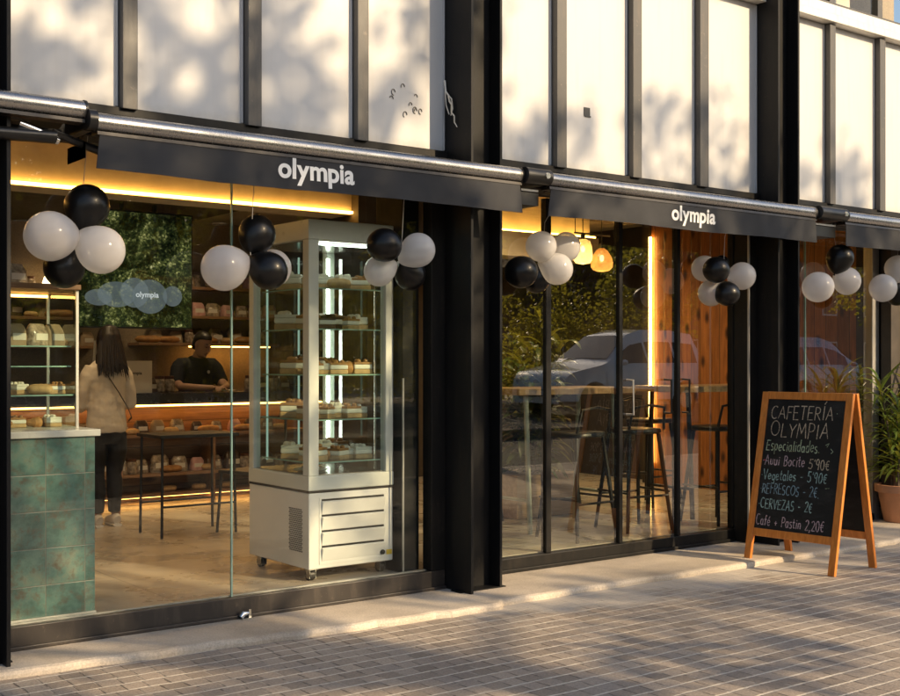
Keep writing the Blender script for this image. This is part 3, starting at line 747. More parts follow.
for where, hub, bl in CL:
    for key, c, r, what in bl: balloon(key, c, r, hub, what + ' ' + where)
    tag(MB().limb([(hub[0], hub[1], hub[2] + .0), (hub[0] + .02, hub[1], 2.32), (hub[0] + .02, -.2, 2.50)], .0022, 5).build('balloon_string', 'alu', None, True, origin=hub), 'thin string holding the balloons ' + where, 'string', 'strings of the balloon clusters')

# ------------------------------------------------------------------ tiled counter with display cabinet
ct = thing('tiled_counter', 'green patina tiled counter with pale stone top behind left window', 'counter', (1.6, .4, .1))
MB().box(.6, 2.222, .085, .75, .1, 1.02).build('tiled_front', 'tiles', ct, bevel=.003)
MB().box(.58, 2.245, .065, .77, 1.021, 1.056).build('stone_top', 'slab', ct, bevel=.004)
MB().box(.6, 2.222, .068, .082, .1, .128).build('plinth_trim', 'alu', ct)
dc = thing('display_cabinet', 'glass pastry cabinet with wooden lid standing on tiled counter', 'cabinet', (1.6, .4, 1.056))
MB().box(.8, 2.185, .18, .68, 1.772, 1.80).build('wooden_lid', 'shelf', dc, bevel=.003)
for (x, y) in ((2.165, .20), (2.165, .65), (.82, .20), (.82, .65)):
    MB().box(x, x + .014, y, y + .014, 1.057, 1.772).build('corner_post', 'alu', dc)
MB().box(.834, 2.165, .202, .208, 1.057, 1.77).box(2.170, 2.176, .216, .65, 1.057, 1.77).build('glass_front', 'glass_in', dc)
for z in (1.232, 1.38, 1.484):
    MB().box(.84, 2.16, .225 + (z > 1.3) * .04, .64, z - .006, z).build('glass_shelf', 'glass_in', dc)
    MB().box(.84, 2.16, .222 + (z > 1.3) * .04, .225 + (z > 1.3) * .04, z - .0065, z + .0005).build('shelf_edge', 'glass_edge', dc)
MB().box(.84, 2.16, .62, .635, 1.75, 1.765).build('light_strip', 'led_bar', dc)

# food prototypes (local coordinates, base at z=0)
def root(name): 
    o = bpy.data.objects.new(name, None); COL.objects.link(o); o.empty_display_size = .05; return o
def proto_cake(top, body):
    r_ = root('cake_slice')
    w, d = .045, .085
    MB().extr([(-w, 0), (w, 0), (w, .022), (-w, .022)], 'y', -d / 2, d / 2).build('sponge', body, r_, bevel=.004, world=False)
    MB().extr([(-w, .0225), (w, .0225), (w, .045), (-w, .045)], 'y', -d / 2, d / 2).build('cream_layer', 'cream', r_, bevel=.006, world=False)
    mb = MB().box(-w + .002, w - .002, -d / 2 + .002, d / 2 - .002, .0455, .056)
    for k in range(5): mb.ball((rnd.uniform(-.03, .03), rnd.uniform(-.03, .03), .060), (.013, .013, .011), 8, 5)
    mb.build('topping', top, r_, True, world=False)
    return r_
def proto_loaf(mat='crust', l=.12, w=.05, h=.06):
    rings = []
    for k in range(11):
        t = -1 + 2 * k / 10; s = max(.12, math.sqrt(max(0, 1 - t ** 4)))
        bump = 1 + .06 * math.sin(k * 3.1)
        rings.append([(t * l, w * s * math.cos(a) * bump, max(0, h * .5 + h * .55 * s * math.sin(a)) * bump) for a in [2 * math.pi * j / 14 for j in range(14)]])
    o = MB().loft(rings).build('bread_loaf', mat, None, True, world=False); return o
def proto_croissant():
    mb = MB(); pts = []; rad = []
    for k in range(17):
        a = -1.35 + 2.7 * k / 16
        pts.append((.06 * math.sin(a), -.05 * math.cos(a) + .03, .026)); q = 1 - abs(k - 8) / 9.2
        rad.append(.008 + .024 * q * (1 + .16 * math.cos(k * 2.1)))
    mb.limb(pts, rad, 10); return mb.build('croissant', 'crust', None, True, world=False)
def proto_bag(mat, name='packet', w=.070, d=.045, h=.125):
    rings = []
    for k in range(8):
        t = k / 7; q = 1 - .12 * t - (.55 if k == 7 else .28 if k == 6 else 0) * .5; dd = d * (1 - .75 * max(0, t - .6) / .4)
        z = h * t
        rings.append([(w * q * math.copysign(abs(math.cos(a)) ** .5, math.cos(a)) + .004 * math.sin(9 * t + a), dd * math.copysign(abs(math.sin(a)) ** .5, math.sin(a)), z) for a in [2 * math.pi * j / 16 for j in range(16)]])
    r_ = root(name); MB().loft(rings).build('bag_body', mat, r_, True, world=False)
    MB().box(-w * .62, w * .62, -d * .92 - .004, -d * .9 + .002, h * .25, h * .55).build('paper_label', 'card', r_, world=False)
    return r_
def proto_jar():
    r_ = root('jar'); MB().lathe([(.04, 0), (.048, .006), (.05, .08), (.047, .1), (.036, .115)], n=18).build('jar_body', 'wrap', r_, True, world=False)
    MB().lathe([(.040, .116), (.041, .118), (.041, .138), (.038, .14)], n=18).build('lid', 'cocoa', r_, True, world=False); return r_
def proto_plate():
    return MB().lathe([(.05, 0), (.10, .008), (.108, .012), (.100, .014), (.05, .008)], n=28).build('cake_plate', 'slab', None, True, world=False)
PR = {'cake_a': proto_cake('crust', 'sponge'), 'cake_b': proto_cake('cocoa', 'cocoa'), 'cake_c': proto_cake('cream', 'sponge'), 'loaf': proto_loaf(), 'roll': proto_loaf('sponge', .075, .045, .055), 'croissant': proto_croissant(),
      'bag_k': proto_bag('kraft'), 'bag_w': proto_bag('wrap'), 'bag_d': proto_bag('darkwrap'), 'bag_p': proto_bag('pastel', 'packet', .07, .05, .12), 'jar': proto_jar(), 'plate': proto_plate()}
CATS = {'cake_a': ('cake', 'caramel topped cake slice'), 'cake_b': ('cake', 'dark chocolate cake slice'), 'cake_c': ('cake', 'white cream cake slice'), 'loaf': ('bread', 'brown crusty bread loaf'), 'roll': ('bread', 'pale bread roll'), 'croissant': ('pastry', 'golden croissant'),
        'bag_k': ('packet', 'kraft paper packet'), 'bag_w': ('packet', 'clear wrapped packet'), 'bag_d': ('packet', 'dark brown packet'), 'bag_p': ('packet', 'pink wrapped packet'), 'jar': ('jar', 'dark lidded jar'), 'plate': ('plate', 'white round plate')}
pused = set()
def food(k, loc, rz, where, group, scale=1):
    cat, what = CATS[k]
    if k not in pused: o = PR[k]; pused.add(k)
    else: o = dup(PR[k], (0, 0, 0))
    o.location = loc; o.rotation_euler = (0, 0, rz); o.scale = (scale,) * 3
    tag(o, what + ' ' + where, cat, group); return o

for zz, row, wh in ((1.057, ['croissant', 'roll', 'croissant', 'cake_a', 'croissant', 'cake_c'], 'on the bottom of the counter cabinet'), (1.233, ['cake_c', 'cake_a', 'cake_b', 'cake_c', 'roll', 'cake_a'], 'on the low glass shelf of the counter cabinet'),
                    (1.485, ['bag_p', 'bag_w', 'bag_k', 'bag_w', 'bag_k'], 'on the top glass shelf of the counter cabinet')):
    for i, k in enumerate(row):
        food(k, (1.68 + .44 * i / (len(row) - 1) + rnd.uniform(-.01, .01), .42 + rnd.uniform(-.07, .07), zz), rnd.uniform(-.5, .5), wh + ', ' + ORD[i], 'food in the counter cabinet', .92)
food('bag_w', (1.93, .45, 1.801), .2, 'lying on the wooden cabinet lid', 'food on the cabinet lid', .9)
food('loaf', (1.80, .43, 1.801), .3, 'on the wooden cabinet lid', 'food on the cabinet lid', .8)

# ------------------------------------------------------------------ tall cake cabinet on castors
x0, x1, y0, y1 = 3.546, 4.145, .185, .93
K = thing('cake_cabinet', 'tall pale refrigerated glass cake cabinet on castors behind the window', 'cabinet', (3.85, .55, .1))
bs = MB().box(x0, x1, y0 + .001, y1, .175, .625).build('base', 'case_base', K, bevel=.006)
MB().box(x0 + .07, x1 - .055, y0 - .003, y0 + .0005, .20, .595).build('front_panel', 'case_base', bs)
for k in range(4):
    zt_ = .575 - k * .092
    MB().extr([(y0 - .004, zt_), (y0 - .022, zt_ - .006), (y0 - .005, zt_ - .078), (y0 - .004, zt_ - .078)], 'x', x0 + .085, x1 - .07).build('louvre', 'case_base', bs, bevel=.002)
    MB().box(x0 + .085, x1 - .07, y0 - .0045, y0 - .004, zt_ + .0, zt_ + .012).build('louvre_gap', 'black', bs)
gm = MB()
for i in range(9):
    for j in range(22):
        yy = y0 + .075 + i * .0175 + (j % 2) * .00875; z = .27 + j * .0118
        gm.box(x0 - .0015, x0 - .0005, yy, yy + .011, z, z + .0075)
gm.build('vent_grille', 'black', bs)
MB().limb([(x1 - .085, y0 - .004, .235), (x1 - .085, y0 - .018, .235)], [.017, .015], 14).build('knob', 'black', bs, True)
MB().box(x1 - .05, x1 - .01, y0 - .0025, y0 - .0005, .215, .245).build('sticker', 'yellow', bs)
for (cx_, cy_) in ((x0 + .05, y0 + .06), (x1 - .05, y0 + .06), (x0 + .05, y1 - .08), (x1 - .05, y1 - .08)):
    c = MB().box(cx_ - .03, cx_ + .03, cy_ - .03, cy_ + .03, .166, .174).box(cx_ - .022, cx_ - .018, cy_ - .02, cy_ + .026, .115, .166).box(cx_ + .018, cx_ + .022, cy_ - .02, cy_ + .026, .115, .166).build('castor', 'steel_in', K)
    MB().limb([(cx_ - .015, cy_ + .012, .133), (cx_ + .015, cy_ + .012, .133)], .033, 18).build('wheel', 'dark_metal', c, True)
    MB().limb([(cx_ - .017, cy_ + .012, .133), (cx_ + .017, cy_ + .012, .133)], .019, 14).build('rim', 'steel_in', c, True)
fr = MB()
fr.box(x0 - .004, x1 + .004, y0 - .004, y1 + .004, .640, .725)
fr.build('bottom_rail', 'case', K, bevel=.005)
MB().box(x0, x1, y0, y1, .626, .639).build('seam', 'dark_metal', K)
MB().box(x0 - .004, x1 + .004, y0 - .004, y1 + .004, 2.125, 2.243).build('top_box', 'case', K, bevel=.006)
MB().box(x0 + .02, x1 - .02, y0 + .02, y1 - .02, 2.118, 2.1245).build('inner_top', 'steel_in', K)
MB().box(x0 + .02, x1 - .02, y0 + .02, y1 - .02, .7255, .732).build('inner_floor', 'steel_in', K)
for (a, b, c, d) in ((x0 - .002, x0 + .068, y0 - .002, y0 + .07), (x1 - .055, x1 + .002, y0 - .002, y0 + .06), (x0 - .002, x0 + .05, y1 - .06, y1 + .002), (x1 - .055, x1 + .002, y1 - .06, y1 + .002)):
    MB().box(a, b, c, d, .7252, 2.1248).build('corner_post', 'case', K, bevel=.006)
MB().box(x0 + .069, x1 - .056, y0 + .02, y0 + .026, .733, 2.117).build('front_glass', 'glass_in', K)
MB().box(x0 + .02, x0 + .026, y0 + .071, y1 - .061, .733, 2.117).build('side_glass', 'glass_in', K)
MB().box(x1 - .026, x1 - .02, y0 + .071, y1 - .061, .733, 2.117).build('side_glass', 'glass_in', K)
MB().box(x0 + .051, x1 - .056, y1 - .030, y1 - .024, .733, 2.117).build('back_glass', 'glass_in', K)
for (tx, ty) in ((x1 - .075, y1 - .10), (x0 + .075, y1 - .10), (x0 + .33, y1 - .055)):  # middle dim tube is added, imitating tube reflections in the glass
    MB().limb([(tx, ty, .78), (tx, ty, 2.08)], .011 if tx > x0 + .4 else .007, 10).build('tube_or_added_light', 'led_case' if tx > x0 + .4 else 'led_dim', K, True)
MB().limb([(x1 - .075, y0 + .085, .74), (x1 - .075, y0 + .085, 2.1)], .007, 8).build('shelf_rod', 'chrome', K, True)
MB().box(x0 + .09, x1 - .08, y0 + .05, y0 + .062, 2.100, 2.112).build('tube_or_added_light', 'led_case', K)  # fill strip added under the top to brighten the cakes
SHZ = [1.845, 1.60, 1.325, 1.055, .80]
SHN = ['top', 'second', 'middle', 'fourth', 'lowest']
for si, z in enumerate(SHZ):
    sh = MB().box(x0 + .05, x1 - .05, y0 + .06, y1 - .09, z - .007, z).build('glass_shelf', 'glass_in', K)
    MB().box(x0 + .05, x1 - .05, y0 + .0565, y0 + .0595, z - .0075, z + .0005).box(x0 + .046, x0 + .049, y0 + .06, y1 - .09, z - .0075, z + .0005).build('shelf_edge', 'glass_edge', sh)
    rows = {0: ['cake_c', 'cake_c', 'roll', 'cake_c', 'cake_a'], 1: ['cake_a', 'cake_b', 'cake_b', 'cake_a', 'cake_c'], 2: ['cake_a', 'cake_c', 'cake_a', 'croissant', 'cake_a'], 3: ['cake_a', 'cake_a', 'cake_c', 'cake_a', 'cake_c'], 4: ['cake_a', 'croissant', 'cake_a', 'cake_c', 'cake_c']}[si]
    n = len(rows)
    for i, k in enumerate(rows):
        fx = x0 + .13 + (x1 - x0 - .26) * i / (n - 1); fy = y0 + .17 + .04 * ((i + si) % 2)
        food(k, (fx, fy, z + .0005), rnd.uniform(-.5, .5), 'on the ' + SHN[si] + ' cake cabinet shelf, front, ' + ORD[i], 'cakes in the tall cabinet', rnd.uniform(1.15, 1.5))
    for i, k in enumerate(rnd.choices(['cake_a', 'cake_b', 'cake_c', 'roll', 'loaf'], k=4)):
        food(k, (x0 + .13 + .11 * i, y0 + .42 + rnd.uniform(-.03, .08), z + .0005), rnd.uniform(-.8, .8), 'on the ' + SHN[si] + ' cake cabinet shelf, back, ' + ORD[i], 'cakes in the tall cabinet', rnd.uniform(1.3, 1.75))
food('plate', (x0 + .16, y0 + .25, .733), 0, 'on the floor of the cake cabinet', 'plates in the tall cabinet')

# ------------------------------------------------------------------ bar, goods, shelves at the back
bar = thing('bar_counter', 'long dark topped bar counter with lit shelves of packets below', 'bar', (5, 4.6, .1))
MB().box(2.4, 6.39, 4.72, 5.0, .1, 1.0).build('bar_body', 'bar_wood', bar)
MB().box(2.4, 6.39, 4.42, 5.1, 1.01, 1.112).build('bar_top', 'bar_top', bar, bevel=.006)
for z in (.735, .375, .19): MB().box(2.4, 6.39, 4.42, 4.719, z - .028, z).build('shelf_board', 'shelf', bar, bevel=.003)
for x in (2.41, 3.7, 5.0, 6.36): MB().box(x, x + .03, 4.44, 4.719, .1, .161).box(x, x + .03, 4.44, 4.719, .191, .346).box(x, x + .03, 4.44, 4.719, .376, .706).build('divider', 'shelf', bar)
MB().box(2.45, 6.3, 4.60, 4.63, .985, 1.0).build('led_strip', 'led_bar', bar)
MB().box(2.45, 6.3, 4.50, 4.52, .150, .160).build('led_strip', 'led_bar', bar)
for z, y_, n, wh, grp in ((.736, 4.55, 11, 'on the upper shelf under the bar', 'packets on the upper bar shelf'), (.376, 4.55, 11, 'on the middle shelf under the bar', 'packets on the middle bar shelf')):
    seq = ['bag_w', 'bag_d', 'bag_w', 'bag_d', 'bag_k', 'bag_w', 'bag_d', 'bag_w', 'bag_p', 'bag_d', 'bag_w']
    for i in range(n):
        food(seq[i] if z > .5 else seq[(i * 3 + 1) % 11], (3.75 + i * .19 + rnd.uniform(-.02, .02), y_, z), rnd.uniform(-.6, .6), wh + ', ' + ORD[i], grp, rnd.uniform(.8, 1.05) if z > .5 else rnd.uniform(.95, 1.3))
        if i % 2 == 0: food(rnd.choice(['loaf', 'roll', 'jar', 'croissant']), (3.845 + i * .19, 4.50, z), rnd.uniform(-.5, .5), wh + ', in front, ' + ORD[i // 2], grp, 1)
for i in range(4): food('roll', (4.6 + i * .3, 4.53, .191), rnd.uniform(-.3, .3), 'on the lowest shelf under the bar, ' + ORD[i], 'bread on the lowest bar shelf', 1)

def wall_shelf(xa, xb, z, label):
    s = MB().box(xa, xb, 5.62, 5.897, z - .03, z).build('wall_shelf', 'shelf', None, bevel=.003, origin=((xa + xb) / 2, 5.88, z))
    return tag(s, label, 'shelf', 'shelves on the back wall')
wall_shelf(4.75, 6.38, 1.60, 'wooden wall shelf of bread just behind the barista')
wall_shelf(5.0, 6.38, 1.885, 'wooden wall shelf of wrapped packets above the barista')
wall_shelf(5.0, 6.38, 2.19, 'topmost wooden wall shelf right of the screen')
wall_shelf(3.0, 4.35, 1.84, 'wooden wall shelf of loaves at left behind white balloon')
wall_shelf(3.0, 4.35, 2.10, 'upper wooden wall shelf at left behind white balloon')
wall_shelf(3.0, 4.35, 1.56, 'lower wooden wall shelf at left beside the screen')
sl_ = thing('shelf_light', 'warm strip light glowing under the bread shelf', 'light', (5.6, 5.75, 1.565))
MB().box(5.35, 6.3, 5.70, 5.73, 1.556, 1.569).build('light_strip', 'led_bar', sl_)
for (z, xa, xb, seq, wh) in ((1.601, 4.9, 6.25, ['loaf', 'loaf', 'jar', 'loaf', 'roll', 'loaf', 'jar'], 'on the shelf behind the barista'), (1.886, 5.1, 6.3, ['bag_p', 'bag_w', 'bag_p', 'bag_w', 'bag_p', 'bag_w', 'bag_p', 'bag_p'], 'on the shelf above the barista'),
                          (2.191, 5.1, 6.3, ['bag_d', 'bag_k', 'jar', 'bag_p', 'bag_p', 'bag_d'], 'on the topmost shelf right of the screen'), (1.841, 3.15, 4.25, ['loaf', 'bag_k', 'roll', 'loaf', 'bag_d'], 'on the middle left wall shelf'),
                          (2.101, 3.15, 4.25, ['jar', 'bag_d', 'jar', 'bag_k', 'jar'], 'on the upper left wall shelf'), (1.561, 3.15, 4.25, ['bag_k', 'loaf', 'jar', 'roll', 'bag_k'], 'on the lower left wall shelf')):
    for i, k in enumerate(seq):
        food(k, (xa + (xb - xa) * i / (len(seq) - 1), 5.72, z), rnd.uniform(-.3, .3), wh + ', ' + ORD[i], 'goods on the back wall shelves', 1.05 * rnd.uniform(.85, 1.15))
        if i < len(seq) - 1: food(rnd.choice(['jar', 'bag_w', 'bag_d', 'bag_k', 'roll']), (xa + (xb - xa) * (i + .5) / (len(seq) - 1), 5.80, z), rnd.uniform(-.5, .5), wh + ', back row, ' + ORD[i], 'goods on the back wall shelves', rnd.uniform(.95, 1.35))
lamp = thing('table_lamp', 'small glowing warm lamp on the left back shelf', 'lamp', (3.95, 5.72, 2.101))
MB().lathe([(.03, 0), (.03, .01), (.008, .015), (.008, .06)], (3.86, 5.70, 2.101), 14).build('lamp_base', 'dark_metal', lamp, True)
MB().lathe([(.05, .06), (.055, .065), (.035, .13), (.03, .13)], (3.86, 5.70, 2.101), 18).build('lamp_shade', 'bulb', lamp, True)
# things on the bar
cb = thing('takeaway_box', 'white cardboard box with printed name on the bar beside woman', 'box', (4.25, 4.62, 1.113))
MB().box(4.10, 4.42, 4.50, 4.75, 1.113, 1.41).build('box_body', 'card', cb, bevel=.003)
tb = MB(); wmax = max(p[0] for p in TXT.v); s_ = .13 / wmax
tb.v = [(4.19 + p[0] * s_, 4.498 - p[2], 1.285 + p[1] * s_) for p in TXT.v]; tb.f = [list(f) for f in TXT.f]
tb.build('printed_name', 'dark_metal', cb, fix=False)
for i, x in enumerate((4.08, 4.24)):
    pb = thing('paper_bag', ('left' if i == 0 else 'right') + ' of two kraft paper bags standing behind the white box', 'bag', (x, 4.87, 1.113), 0, 'paper bags on the bar')
    MB().loft([[(x - .065, 4.84, 1.113), (x + .065, 4.84, 1.113), (x + .065, 4.93, 1.113), (x - .065, 4.93, 1.113)], [(x - .067, 4.83, 1.3), (x + .067, 4.83, 1.3), (x + .067, 4.94, 1.3), (x - .067, 4.94, 1.3)], [(x - .06, 4.87, 1.60), (x + .062, 4.87, 1.60), (x + .06, 4.90, 1.60), (x - .06, 4.90, 1.60)]]).build('bag_body', 'kraft' if i else 'card', pb)
for i, (x, w_) in enumerate(((4.52, 'bag_d'), (4.62, 'jar'), (4.72, 'jar'), (5.58, 'jar'), (5.70, 'bag_d'), (5.84, 'jar'), (5.95, 'bag_d'))):
    food(w_, (x, 4.80, 1.113), .2, 'on the bar top, ' + ORD[i], 'goods standing on the bar', 1.1)
cm = thing('coffee_machine', 'dark espresso machine at the right end of the bar', 'coffee machine', (6.15, 4.85, 1.113))
MB().box(6.03, 6.37, 4.7, 5.05, 1.113, 1.16).box(6.03, 6.37, 4.85, 5.05, 1.16, 1.40).box(6.01, 6.38, 4.68, 5.05, 1.401, 1.52).build('machine_body', 'dark_metal', cm, bevel=.01)
MB().limb([(6.12, 4.77, 1.40), (6.12, 4.77, 1.34)], .028, 14).limb([(6.12, 4.76, 1.35), (6.12, 4.60, 1.33)], .012, 8).build('group_head', 'chrome', cm, True)

# screen
tv = thing('wall_screen', 'large hanging screen with painted tree reflection above the bar', 'screen', (4.05, 3.98, 2.2))
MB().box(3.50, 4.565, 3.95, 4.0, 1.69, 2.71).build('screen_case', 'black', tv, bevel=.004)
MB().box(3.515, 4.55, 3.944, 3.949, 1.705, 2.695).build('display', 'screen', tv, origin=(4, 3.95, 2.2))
MB().box(3.9, 3.93, 3.96, 3.99, 2.711, 2.79).box(4.2, 4.23, 3.96, 3.99, 2.711, 2.79).build('hanger', 'black', tv)
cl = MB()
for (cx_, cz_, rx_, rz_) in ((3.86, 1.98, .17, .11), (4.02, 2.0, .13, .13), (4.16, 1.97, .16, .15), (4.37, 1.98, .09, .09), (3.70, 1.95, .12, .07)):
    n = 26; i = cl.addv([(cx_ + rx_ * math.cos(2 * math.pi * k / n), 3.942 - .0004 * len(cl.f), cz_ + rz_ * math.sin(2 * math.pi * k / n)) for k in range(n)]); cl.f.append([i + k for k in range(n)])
cl.build('balloon_reflection', 'painted_reflection', tv)
tb = MB(); s_ = .21 / wmax
tb.v = [(4.03 + p[0] * s_, 3.938 - p[2] * .5, 1.965 + p[1] * s_) for p in TXT.v]; tb.f = [list(f) for f in TXT.f]
tb.build('reflected_lettering', 'reflection_ink', tv, fix=False)  # glowing letters belong to the painted reflection

# side table and chair by the bar
tbx, tby = 3.87, 2.54
t_ = thing('side_table', 'slim dark metal high table between cake cabinet and woman', 'table', (tbx, tby, .1))
MB().box(tbx - .32, tbx + .32, tby - .22, tby + .22, .835, .86).build('table_top', 'dark_metal', t_, bevel=.003)
for sx in (-1, 1):
    for sy in (-1, 1):
        MB().limb([(tbx + sx * .29, tby + sy * .19, .834), (tbx + sx * .30, tby + sy * .20, .1)], .011, 8).build('leg', 'dark_metal', t_, True)
MB().limb([(tbx - .295, tby - .2, .33), (tbx + .295, tby - .2, .33)], .008, 8).limb([(tbx - .295, tby + .2, .33), (tbx + .295, tby + .2, .33)], .008, 8).build('rail', 'dark_metal', t_, True)
def chair(x, y, rz, label):
    c = thing('chair', label, 'chair', (x, y, .1), rz)
    MB().box(-.19, .19, -.19, .19, .45, .475).build('seat', 'dark_metal', c, bevel=.008, world=False)
    for sx in (-1, 1):
        MB().limb([(sx * .17, -.17, .45), (sx * .19, -.2, 0)], .011, 8).build('leg', 'dark_metal', c, True, world=False)
        MB().limb([(sx * .17, .18, .88), (sx * .175, .17, .45), (sx * .19, .22, 0)], .011, 8).build('leg', 'dark_metal', c, True, world=False)
    MB().limb([(-.17, .18, .86), (0, .215, .87), (.17, .18, .86)], [(.05, .01)] * 3, 10).build('backrest', 'dark_metal', c, True, world=False)
    return c
chair(4.30, 2.30, -1.2, 'dark metal chair partly hidden behind the tall cake cabinet')

# ------------------------------------------------------------------ room behind the folding doors
def high_table(xa, xb, y, label, leg):
    t = thing('high_table', label, 'table', ((xa + xb) / 2, y, .1))
    poly = []
    n = 24
    for k in range(n + 1): poly.append((xa + (xb - xa) * k / n, y - .30 + .012 * math.sin(k * 1.7) + .008 * math.sin(k * 4.1)))
    for k in range(n, -1, -1): poly.append((xa + (xb - xa) * k / n, y + .30 + .012 * math.sin(k * 1.3)))
    MB().prism(poly, 1.15, 1.20).build('table_top', 'table_wood', t, bevel=.006)
    for x in (xa + .15, xb - .15):
        for s in (-1, 1):
            MB().limb([(x, y + s * .2, 1.149), (x, y + s * .25, .1)], .02, 10).build('leg', leg, t, True)
        MB().limb([(x, y - .235, .35), (x, y + .235, .35)], .013, 8).build('cross_bar', leg, t, True)
    return t
high_table(5.72, 6.95, 1.12, 'high table with thick wooden top and pale legs left of amber strip', 'pale_leg')
high_table(7.35, 8.85, .95, 'high wooden table in front of the plank wall', 'dark_metal')
sp_ = root('bar_stool')
MB().loft([[(.19 * q * math.copysign(abs(math.cos(a)) ** .6, math.cos(a)), .18 * q * math.copysign(abs(math.sin(a)) ** .6, math.sin(a)), z) for a in [2 * math.pi * j / 20 for j in range(20)]] for q, z in ((.92, .745), (1, .755), (1, .775), (.95, .785))]).build('seat', 'dark_metal', sp_, True, world=False)
for sx in (-1, 1):
    for sy in (-1, 1):
        MB().limb([(sx * .14, sy * .13, .745), (sx * .215, sy * .205, 0)], [.017, .013], 8).build('leg', 'dark_metal', sp_, True, world=False)
f_ = .195
MB().limb([(-f_, -f_ + .01, .27), (f_, -f_ + .01, .27)], .009, 8).limb([(-f_, f_ - .01, .27), (f_, f_ - .01, .27)], .009, 8).limb([(-f_, -f_, .30), (-f_, f_, .30)], .009, 8).limb([(f_, -f_, .30), (f_, f_, .30)], .009, 8).build('foot_ring', 'dark_metal', sp_, True, world=False)
MB().limb([(-.17, .16, .78), (-.15, .19, .95), (0, .205, .97), (.15, .19, .95), (.17, .16, .78)], .011, 8).build('back_hoop', 'dark_metal', sp_, True, world=False)
stools = [((6.05, .55, .1), 3.2, 'dark bar stool nearest the left folding door'), ((6.72, .62, .1), 3.0, 'dark bar stool in front of the amber light strip'), ((5.95, 1.75, .1), .2, 'dark bar stool behind the pale legged table, left'),
          ((7.25, 2.2, .1), -.1, 'dark bar stool behind the pale legged table, right'), ((7.55, .48, .1), 3.1, 'dark bar stool at the left end of the plank wall table'), ((8.4, .50, .1), 3.3, 'dark bar stool at the right end of the plank wall table'),
          ((8.0, 1.65, .1), .1, 'dark bar stool between plank wall and its table')]
for i, (l, r_, lab) in enumerate(stools):
    o = sp_ if i == 0 else dup(sp_, l)
    o.location = l; o.rotation_euler = (0, 0, r_); tag(o, lab, 'stool', 'bar stools behind the folding doors')
# ceiling fill lights added inside to brighten the rooms
for i, (x, y, z, e, lab) in enumerate(((3.3, 2.75, 2.78, 46, 'added ceiling fill light over the woman'), (4.6, 3.3, 2.78, 22, 'added ceiling fill light between screen and cake cabinet'), (5.3, 4.9, 2.78, 24, 'added ceiling fill light over the barista'), (3.7, 5.2, 2.78, 20, 'added ceiling fill light by the left wall shelves'),
        (1.9, 1.2, 2.90, 24, 'added ceiling fill light over the tiled counter'), (6.3, 1.4, 2.90, 75, 'added ceiling fill light over the pale legged table'), (8.35, 2.55, 2.90, 110, 'added ceiling fill light near the plank wall'), (8.2, 3.6, 2.85, 60, 'added ceiling fill light at the back of the right room'))):
    d = thing('added_fill_light', lab, 'lamp', (x, y, z), 0, 'added ceiling fill lights')
    MB().lathe([(.055, -.012), (.075, -.012), (.08, -.001), (.055, -.001)], (x, y, z), 22).build('trim_ring', 'alu', d, True)
    MB().lathe([(.001, -.008), (.052, -.008), (.052, -.004), (.001, -.004)], (x, y, z), 18).build('lens', 'bulb', d)
    ld = bpy.data.lights.new('fill_spot', 'SPOT'); ld.energy = e; ld.color = (1, .70, .38); ld.shadow_soft_size = .05; ld.spot_size = R(140); ld.spot_blend = .8
    lo = bpy.data.objects.new('fill_spot', ld); COL.objects.link(lo); lo.parent = d; lo.location = (0, 0, -.03)
# pendants
pd = [(7.02, 1.5, 2.345, 'opal', 'bright cream pendant lamp, left of the pair'), (7.245, 1.5, 2.28, 'amber', 'amber glass pendant lamp, right of the pair')]
for (x, y, z, mt, lab) in pd:
    p = thing('pendant_lamp', lab, 'lamp', (x, y, 2.9), 0, 'pendant lamps')
    MB().limb([(x, y, 2.899), (x, y, z + .13)], .004, 6).build('cord', 'black', p, True)
    MB().lathe([(.018, .105), (.02, .11), (.02, .145), (.012, .15)], (x, y, z), 14).build('socket', 'dark_metal', p, True)
    MB().lathe([(.022, .105), (.05, .085), (.085, .03), (.098, -.02), (.092, -.06), (.07, -.085), (.04, -.095), (.005, -.097)] if mt == 'amber' else [(.022, .105), (.06, .09), (.078, .04), (.082, -.02), (.08, -.07), (.06, -.10), (.005, -.11)], (x, y, z), 26).build('lamp_shade', mt, p, True)
    MB().ball((x, y, z + .02), (.02, .02, .03), 12, 8).build('bulb', 'bulb', p, True)
    ld = bpy.data.lights.new('bulb_light', 'POINT'); ld.energy = 1.6 if mt == 'opal' else 1.2; ld.color = (1, .66, .30); ld.shadow_soft_size = .03
    lo = bpy.data.objects.new('bulb_light', ld); COL.objects.link(lo); lo.parent = p; lo.location = (0, 0, z - 2.9 - .05)
tag(MB().limb([(6.92, 1.5, 2.50), (7.34, 1.5, 2.50)], .008, 8).limb([(6.93, 1.5, 2.5), (6.93, 1.5, 2.899)], .004, 6).build('lamp_rail', 'black', None, True, origin=(7.1, 1.5, 2.9)), 'thin black rail hanging from ceiling above the pendant lamps', 'rail')

